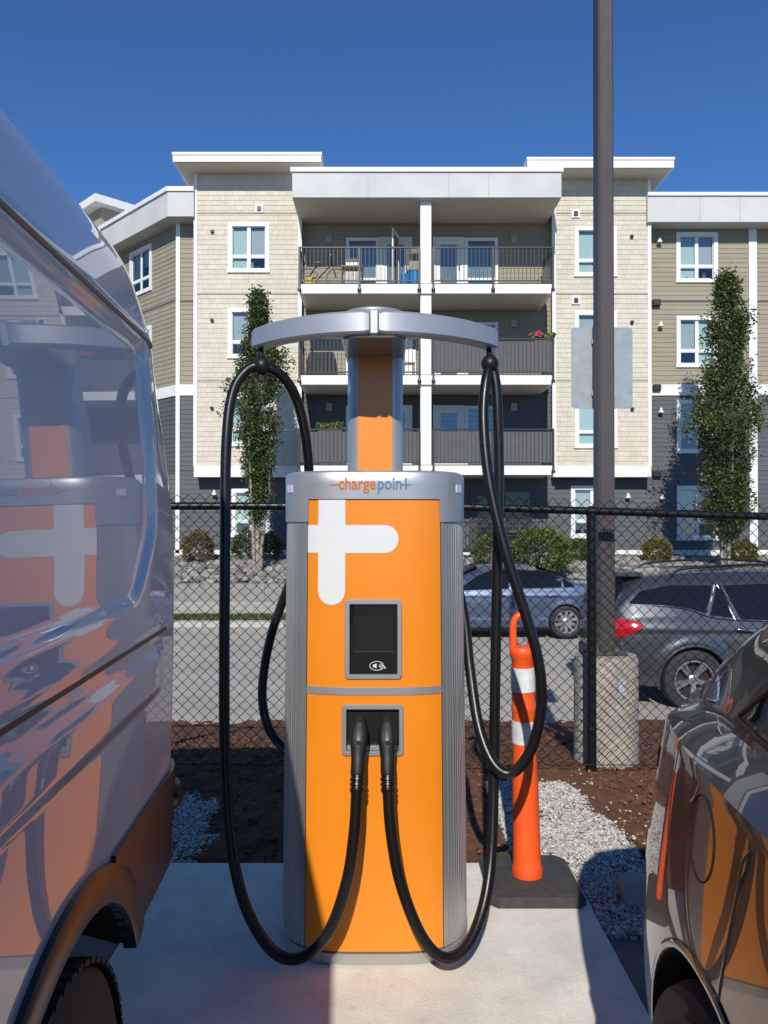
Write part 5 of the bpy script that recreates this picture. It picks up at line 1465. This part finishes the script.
C = Veh(4.45, 0.92, [(0,0.36),(0.5,0.28),(1.5,0.25),(4.0,0.26),(4.45,0.34)], [(0,0.98),(0.12,1.06),(0.3,1.10),(0.6,1.12),(1.2,1.12),(2.4,1.07),(3.3,1.0),(4.45,0.72)],
        [(0,1.02),(0.03,1.08),(0.10,1.16),(0.25,1.30),(0.39,1.40),(0.53,1.48),(0.9,1.60),(1.5,1.66),(2.2,1.65),(2.7,1.53),(3.3,1.16),(3.7,1.05),(4.2,0.95),(4.45,0.78)],
        [(0,0.76),(0.03,0.81),(0.08,0.86),(0.18,0.905),(0.35,0.945),(0.6,0.98),(0.9,0.996),(1.3,1.0),(3.2,1.0),(3.8,0.96),(4.2,0.88),(4.45,0.74)], tumble=0.14, P=7, relief=car_relief, low=0.05, shoulder=0.02)
us = [0,0.008,0.02,0.035,0.05,0.07,0.09,0.11] + [0.13+0.02*i for i in range(90)] + [1.95+0.08*i for i in range(25)] + [4.0,4.1,4.2,4.28,4.35,4.4,4.43,4.45]
me = C.body(us, 70, 44)
me, mis = cut_arches(me, [(0.87, 0.365, 0.425), (3.55, 0.365, 0.42)], 0.92)
put_body(me, mis, [M_blk, M_darkin], car, 30)
for sd in (1, -1):
    seam(C, sd, [(0.945,0.805),(0.957,0.85),(1.00,1.00),(1.03,1.08),(1.07,1.15),(1.13,1.19)], 0.0018, M_seam, 'door_gap', car, 0.0006)
    seam(C, sd, [(0.941,0.805),(0.953,0.85),(0.996,1.00),(1.026,1.08),(1.066,1.152),(1.127,1.193)], 0.0012, M_chrome, 'door_edge', car, 0.0003)
    seam(C, sd, [(1.32,0.34),(1.30,0.5),(1.22,0.66),(1.10,0.76),(0.945,0.802)], 0.0018, M_seam, 'door_gap', car, 0.0006)
    seam(C, sd, [(2.05,0.34),(2.05,0.7),(2.04,1.12)], 0.0018, M_seam, 'door_gap', car, 0.0006)
    seam(C, sd, [(3.1,0.34),(3.12,0.7),(3.05,1.06)], 0.0018, M_seam, 'door_gap', car, 0.0006)
    fan(C, sd, rpoly([(0.70,1.205),(1.25,1.20),(2.5,1.14),(2.95,1.15),(2.45,1.44),(1.7,1.55),(1.15,1.51)], 0.05), 0.006, M_gdark, 'side_window', car, 8)
    seam(C, sd, [(0.66,1.19),(0.9,1.188),(1.25,1.184),(1.9,1.15),(2.5,1.12),(2.97,1.13)], 0.007, M_blackp, 'window_trim', car)
    seam(C, sd, [(0.67,1.20),(0.9,1.36),(1.15,1.525)], 0.006, M_blackp, 'window_trim', car)
    seam(C, sd, [(1.40,1.19),(1.43,1.35),(1.38,1.53)], 0.016, M_blackp, 'window_pillar', car)
    seam(C, sd, [(2.08,1.16),(2.02,1.34),(1.95,1.51)], 0.016, M_blackp, 'window_pillar', car)
    flare(C, sd, 0.87, 0.365, 0.425, 0.442, 2, 178, 0.005, M_blk, 'arch_lip', car, lip=0.03)
    flare(C, sd, 3.55, 0.365, 0.42, 0.437, 2, 178, 0.005, M_blk, 'arch_lip', car, lip=0.03)
    lens(C, sd, [(0.01,0.86),(0.10,0.89),(0.17,0.94),(0.14,0.985),(0.03,0.975)], M_redl, 'tail_light', car, 0.003)
    for u in (0.87, 3.55): wheel(car, sd*0.795, u, 0.368, 0.368, 0.275, 0.235, sd, 5, True)
    ob('door_handle', MB().tube(catmull([C.p(1.22,0.99,sd,0.004), C.p(1.26,0.992,sd,0.03), C.p(1.38,0.995,sd,0.03), C.p(1.42,0.995,sd,0.004)], 5), 0.011, 8), M_blk, car, True, smooth=60)
# round filler flap
seam(C, 1, [(0.815+0.073*math.cos(a), 1.015+0.073*math.sin(a)) for a in np.linspace(0, 2*math.pi, 25)], 0.0017, M_seam, 'filler_flap_gap', car, 0.0006)
ob('rear_window', MB().add([(-0.52,0.13,1.205),(0.52,0.13,1.205),(0.48,0.56,1.502),(-0.48,0.56,1.502)], [(0,1,2,3)]), M_gdark, car, True)
ob('rear_bumper', MB().cbox(-0.62, 0.62, -0.03, 0.05, 0.38, 0.56, 0.02), M_blackp, car, True)
ob('number_plate', MB().cbox(-0.16, 0.16, -0.012, 0.004, 0.70, 0.83, 0.003), M_vinylw, car, True)
ob('windscreen', MB().add([(-0.58,2.62,1.56),(0.58,2.62,1.56),(0.70,3.22,1.215),(-0.70,3.22,1.215)], [(0,1,2,3)]), M_gdark, car, True)
for sd in (-1, 1): ob('mirror', MB().cbox(0.93 if sd > 0 else -1.1, 1.1 if sd > 0 else -0.93, 2.75, 2.87, 1.06, 1.2, 0.03), M_blk, car, True)

# ------------------------------------------------------------------ blue-grey sedan at the far kerb
M_sed = paint('blue_grey_metallic', (0.085,0.115,0.185), rough=0.38, metal=0.5)
SEDY = 17.05 - 0.9
sz_ = street_z(SEDY)
# faces left: forward = -X
sed = thing('sedan', 'blue-grey sedan parked along the far kerb, seen side-on', 'car', (wx(592,SEDY)+0.24, SEDY, sz_+0.05), R(90), 'cars parked on the street')
def sed_relief(u, z):
    w = 0.012*smooth01((z-0.80)/0.03)*smooth01((0.88-z)/0.05)
    for uc in (0.98, 3.66):
        d = math.hypot(u-uc, z-0.32); w += 0.012*smooth01((0.44-d)/0.08)
    w += 0.02*smooth01((0.40-z)/0.04)
    return w
S_ = Veh(4.63, 0.89, [(0,0.30),(0.4,0.20),(4.2,0.19),(4.63,0.26)], [(0,0.94),(0.7,0.965),(1.5,0.95),(2.5,0.925),(3.6,0.86),(4.63,0.66)],
         [(0,0.96),(0.06,1.04),(0.3,1.075),(0.7,1.11),(1.15,1.29),(1.6,1.40),(2.1,1.435),(2.6,1.40),(3.0,1.26),(3.5,1.0),(3.9,0.93),(4.4,0.82),(4.63,0.66)],
         [(0,0.78),(0.05,0.84),(0.15,0.90),(0.4,0.965),(0.9,1.0),(3.6,1.0),(4.1,0.95),(4.45,0.85),(4.63,0.72)], tumble=0.22, P=6, relief=sed_relief, shoulder=0.045)
us = [0,0.02,0.05,0.08] + [0.12+0.045*i for i in range(98)] + [4.55,4.59,4.63]
me = S_.body(us, 26, 20); me, mis = cut_arches(me, [(0.98,0.32,0.35),(3.66,0.32,0.35)], 0.89); put_body(me, mis, [M_sed, M_darkin], sed, 35)
for sd in (1, -1):
    fan(S_, sd, rpoly([(0.78,1.0),(1.02,0.99),(1.02,1.17)], 0.03), 0.003, M_gdark, 'quarter_window', sed)
    fan(S_, sd, rpoly([(1.06,0.99),(2.02,0.96),(1.96,1.335),(1.52,1.315),(1.06,1.20)], 0.03), 0.003, M_gdark, 'rear_door_window', sed)
    fan(S_, sd, rpoly([(2.10,0.96),(3.12,0.925),(2.72,1.20),(2.42,1.305),(2.04,1.335)], 0.03), 0.003, M_gdark, 'front_door_window', sed)
    seam(S_, sd, [(0.74,0.985),(1.1,0.975),(2.0,0.945),(3.2,0.905)], 0.008, M_chrome, 'window_trim', sed)
    for ln in ([(1.06,0.32),(1.30,0.55),(1.06,0.98)], [(2.07,0.26),(2.07,0.6),(2.06,0.95)], [(3.2,0.26),(3.22,0.6),(3.15,0.90)]): seam(S_, sd, ln, 0.004, M_seam, 'door_gap', sed)
    for u in (1.16, 2.18): ob('door_handle', MB().tube(catmull([S_.p(u,0.83,sd,0.003), S_.p(u+0.03,0.835,sd,0.028), S_.p(u+0.17,0.83,sd,0.028), S_.p(u+0.2,0.825,sd,0.003)],4), 0.014, 6), M_sed, sed, True, smooth=60)
    lens(S_, sd, [(0.02,0.78),(0.30,0.86),(0.32,0.92),(0.03,0.92)], M_redl, 'tail_light', sed)
    lens(S_, sd, [(4.2,0.62),(4.55,0.58),(4.5,0.68),(4.2,0.72)], mat('clear_lens', (0.6,0.62,0.65), 0.1, coat=0.5), 'headlight', sed)
    for u in (0.98, 3.66): wheel(sed, sd*0.79, u, 0.32, 0.318, 0.225, 0.21, sd, 10, False)
    ob('mirror', MB().cbox(0.9 if sd > 0 else -1.06, 1.06 if sd > 0 else -0.9, 3.0, 3.12, 0.93, 1.05, 0.03), M_sed, sed, True)
ob('windscreen', MB().add([(-0.56,2.68,1.385),(0.56,2.68,1.385),(0.68,3.42,1.055),(-0.68,3.42,1.055)], [(0,1,2,3)]), M_gdark, sed, True)
ob('rear_window', MB().add([(-0.56,1.47,1.385),(0.56,1.47,1.385),(0.62,0.78,1.15),(-0.62,0.78,1.15)], [(0,1,2,3)]), M_gdark, sed, True)

# ------------------------------------------------------------------ grey SUV on the near side of the street
M_suv = paint('slate_grey_metallic', (0.070,0.078,0.088), rough=0.38, metal=0.55)
SUVY = 9.1 + 0.92
gz_ = street_z(9.4) - 0.02
suv = thing('suv', 'slate grey SUV parked beyond the fence, rear corner and red tail light in view', 'car', (wx(612.5,9.2), SUVY, gz_), R(-90), 'cars parked on the street')
def suv_relief(u, z):
    w = 0.014*smooth01((z-0.92)/0.03)*smooth01((1.04-z)/0.08)
    for uc in (0.93, 3.65):
        d = math.hypot(u-uc, z-0.36); w += 0.022*smooth01((0.53-d)/0.07) - 0.006*smooth01((0.44-d)/0.02)
    w -= 0.012*smooth01((z-0.5)/0.06)*smooth01((0.78-z)/0.1)*smooth01((u-1.5)/0.2)*smooth01((3.1-u)/0.2)
    return w
U = Veh(4.63, 0.92, [(0,0.40),(0.4,0.27),(4.2,0.25),(4.63,0.34)], [(0,1.06),(0.3,1.10),(0.7,1.12),(1.2,1.06),(2.4,1.02),(3.4,0.98),(4.63,0.80)],
        [(0,1.12),(0.04,1.18),(0.12,1.34),(0.28,1.52),(0.5,1.60),(1.0,1.64),(1.9,1.66),(2.5,1.62),(3.0,1.44),(3.5,1.10),(4.2,1.00),(4.5,0.92),(4.63,0.78)],
        [(0,0.80),(0.04,0.86),(0.12,0.92),(0.3,0.97),(0.8,1.0),(3.7,1.0),(4.2,0.95),(4.5,0.86),(4.63,0.76)], tumble=0.20, P=7, relief=suv_relief, shoulder=0.04)
us = [0,0.015,0.03,0.05,0.08] + [0.11+0.035*i for i in range(86)] + [3.15+0.08*i for i in range(17)] + [4.5,4.56,4.6,4.63]
me = U.body(us, 34, 26); me, mis = cut_arches(me, [(0.93,0.36,0.40),(3.65,0.36,0.40)], 0.92); put_body(me, mis, [M_suv, M_darkin], suv, 35)
for sd in (1, -1):
    fan(U, sd, rpoly([(0.20,1.245),(0.60,1.235),(0.90,1.195),(1.08,1.14),(1.22,1.455),(0.72,1.46),(0.36,1.39)], 0.03), 0.003, M_gdark, 'quarter_window', suv)
    fan(U, sd, rpoly([(1.13,1.12),(1.43,1.085),(1.31,1.46),(1.27,1.46)], 0.01), 0.003, M_gdark, 'vent_window', suv)
    fan(U, sd, rpoly([(1.48,1.075),(2.30,1.055),(2.24,1.49),(1.34,1.455)], 0.03), 0.003, M_gdark, 'rear_door_window', suv)
    fan(U, sd, rpoly([(2.38,1.055),(3.25,1.03),(2.85,1.36),(2.6,1.47),(2.32,1.49)], 0.03), 0.003, M_gdark, 'front_door_window', suv)
    seam(U, sd, [(1.42,1.07),(1.28,1.46)], 0.013, M_alu, 'window_bar', suv); seam(U, sd, [(1.10,1.12),(1.25,1.465)], 0.013, M_alu, 'window_bar', suv)
    seam(U, sd, [(0.20,1.228),(0.6,1.218),(0.9,1.178),(1.12,1.10),(1.48,1.06),(2.3,1.04),(3.3,1.012)], 0.007, M_blackp, 'window_trim', suv)
    for ln in ([(1.36,0.42),(1.32,0.75),(1.22,1.08)], [(2.34,0.32),(2.35,0.7),(2.34,1.03)], [(3.3,0.32),(3.3,0.7),(3.28,1.0)]): seam(U, sd, ln, 0.004, M_seam, 'door_gap', suv)
    for u in (1.40, 2.42):
        ob('door_handle', MB().tube(catmull([U.p(u,0.955,sd,0.003), U.p(u+0.03,0.96,sd,0.03), U.p(u+0.2,0.95,sd,0.03), U.p(u+0.23,0.945,sd,0.003)],4), 0.016, 6), M_chrome, suv, True, smooth=60)
    lens(U, sd, rpoly([(0.005,0.86),(0.12,0.86),(0.26,0.93),(0.34,1.00),(0.29,1.05),(0.1,1.075),(0.01,1.06)], 0.015), M_redl, 'tail_light', suv, 0.012)
    lens(U, sd, [(4.2,0.72),(4.55,0.70),(4.5,0.80),(4.2,0.84)], MATS['clear_lens'], 'headlight', suv)
    flare(U, sd, 0.93, 0.36, 0.40, 0.425, -15, 195, 0.008, M_suv, 'arch_lip', suv); flare(U, sd, 3.65, 0.36, 0.40, 0.425, -15, 195, 0.008, M_suv, 'arch_lip', suv)
    for u in (0.93, 3.65): wheel(suv, sd*0.80, u, 0.36, 0.36, 0.235, 0.23, sd, 5, True)
    ob('roof_rail', MB().tube(catmull([(sd*0.62,0.75,1.58),(sd*0.62,0.95,1.655),(sd*0.62,1.8,1.70),(sd*0.62,2.5,1.66),(sd*0.62,2.65,1.59)],6), 0.016, 8), M_blackp, suv, True, smooth=60)
    ob('mirror', MB().cbox(0.93 if sd > 0 else -1.1, 1.1 if sd > 0 else -0.93, 2.95, 3.07, 1.02, 1.18, 0.03), M_suv, suv, True)
ob('rear_window', MB().add([(-0.58,0.005,1.20),(0.58,0.005,1.20),(0.52,0.22,1.47),(-0.52,0.22,1.47)], [(0,1,2,3)]), M_gdark, suv, True)
ob('spoiler', MB().cbox(-0.55, 0.55, 0.10, 0.45, 1.545, 1.60, 0.015), M_suv, suv, True)
ob('windscreen', MB().add([(-0.56,2.62,1.60),(0.56,2.62,1.60),(0.70,3.38,1.19),(-0.70,3.38,1.19)], [(0,1,2,3)]), M_gdark, suv, True)
ob('rear_bumper', MB().cbox(-0.7, 0.7, -0.03, 0.06, 0.36, 0.58, 0.02), M_blackp, suv, True)
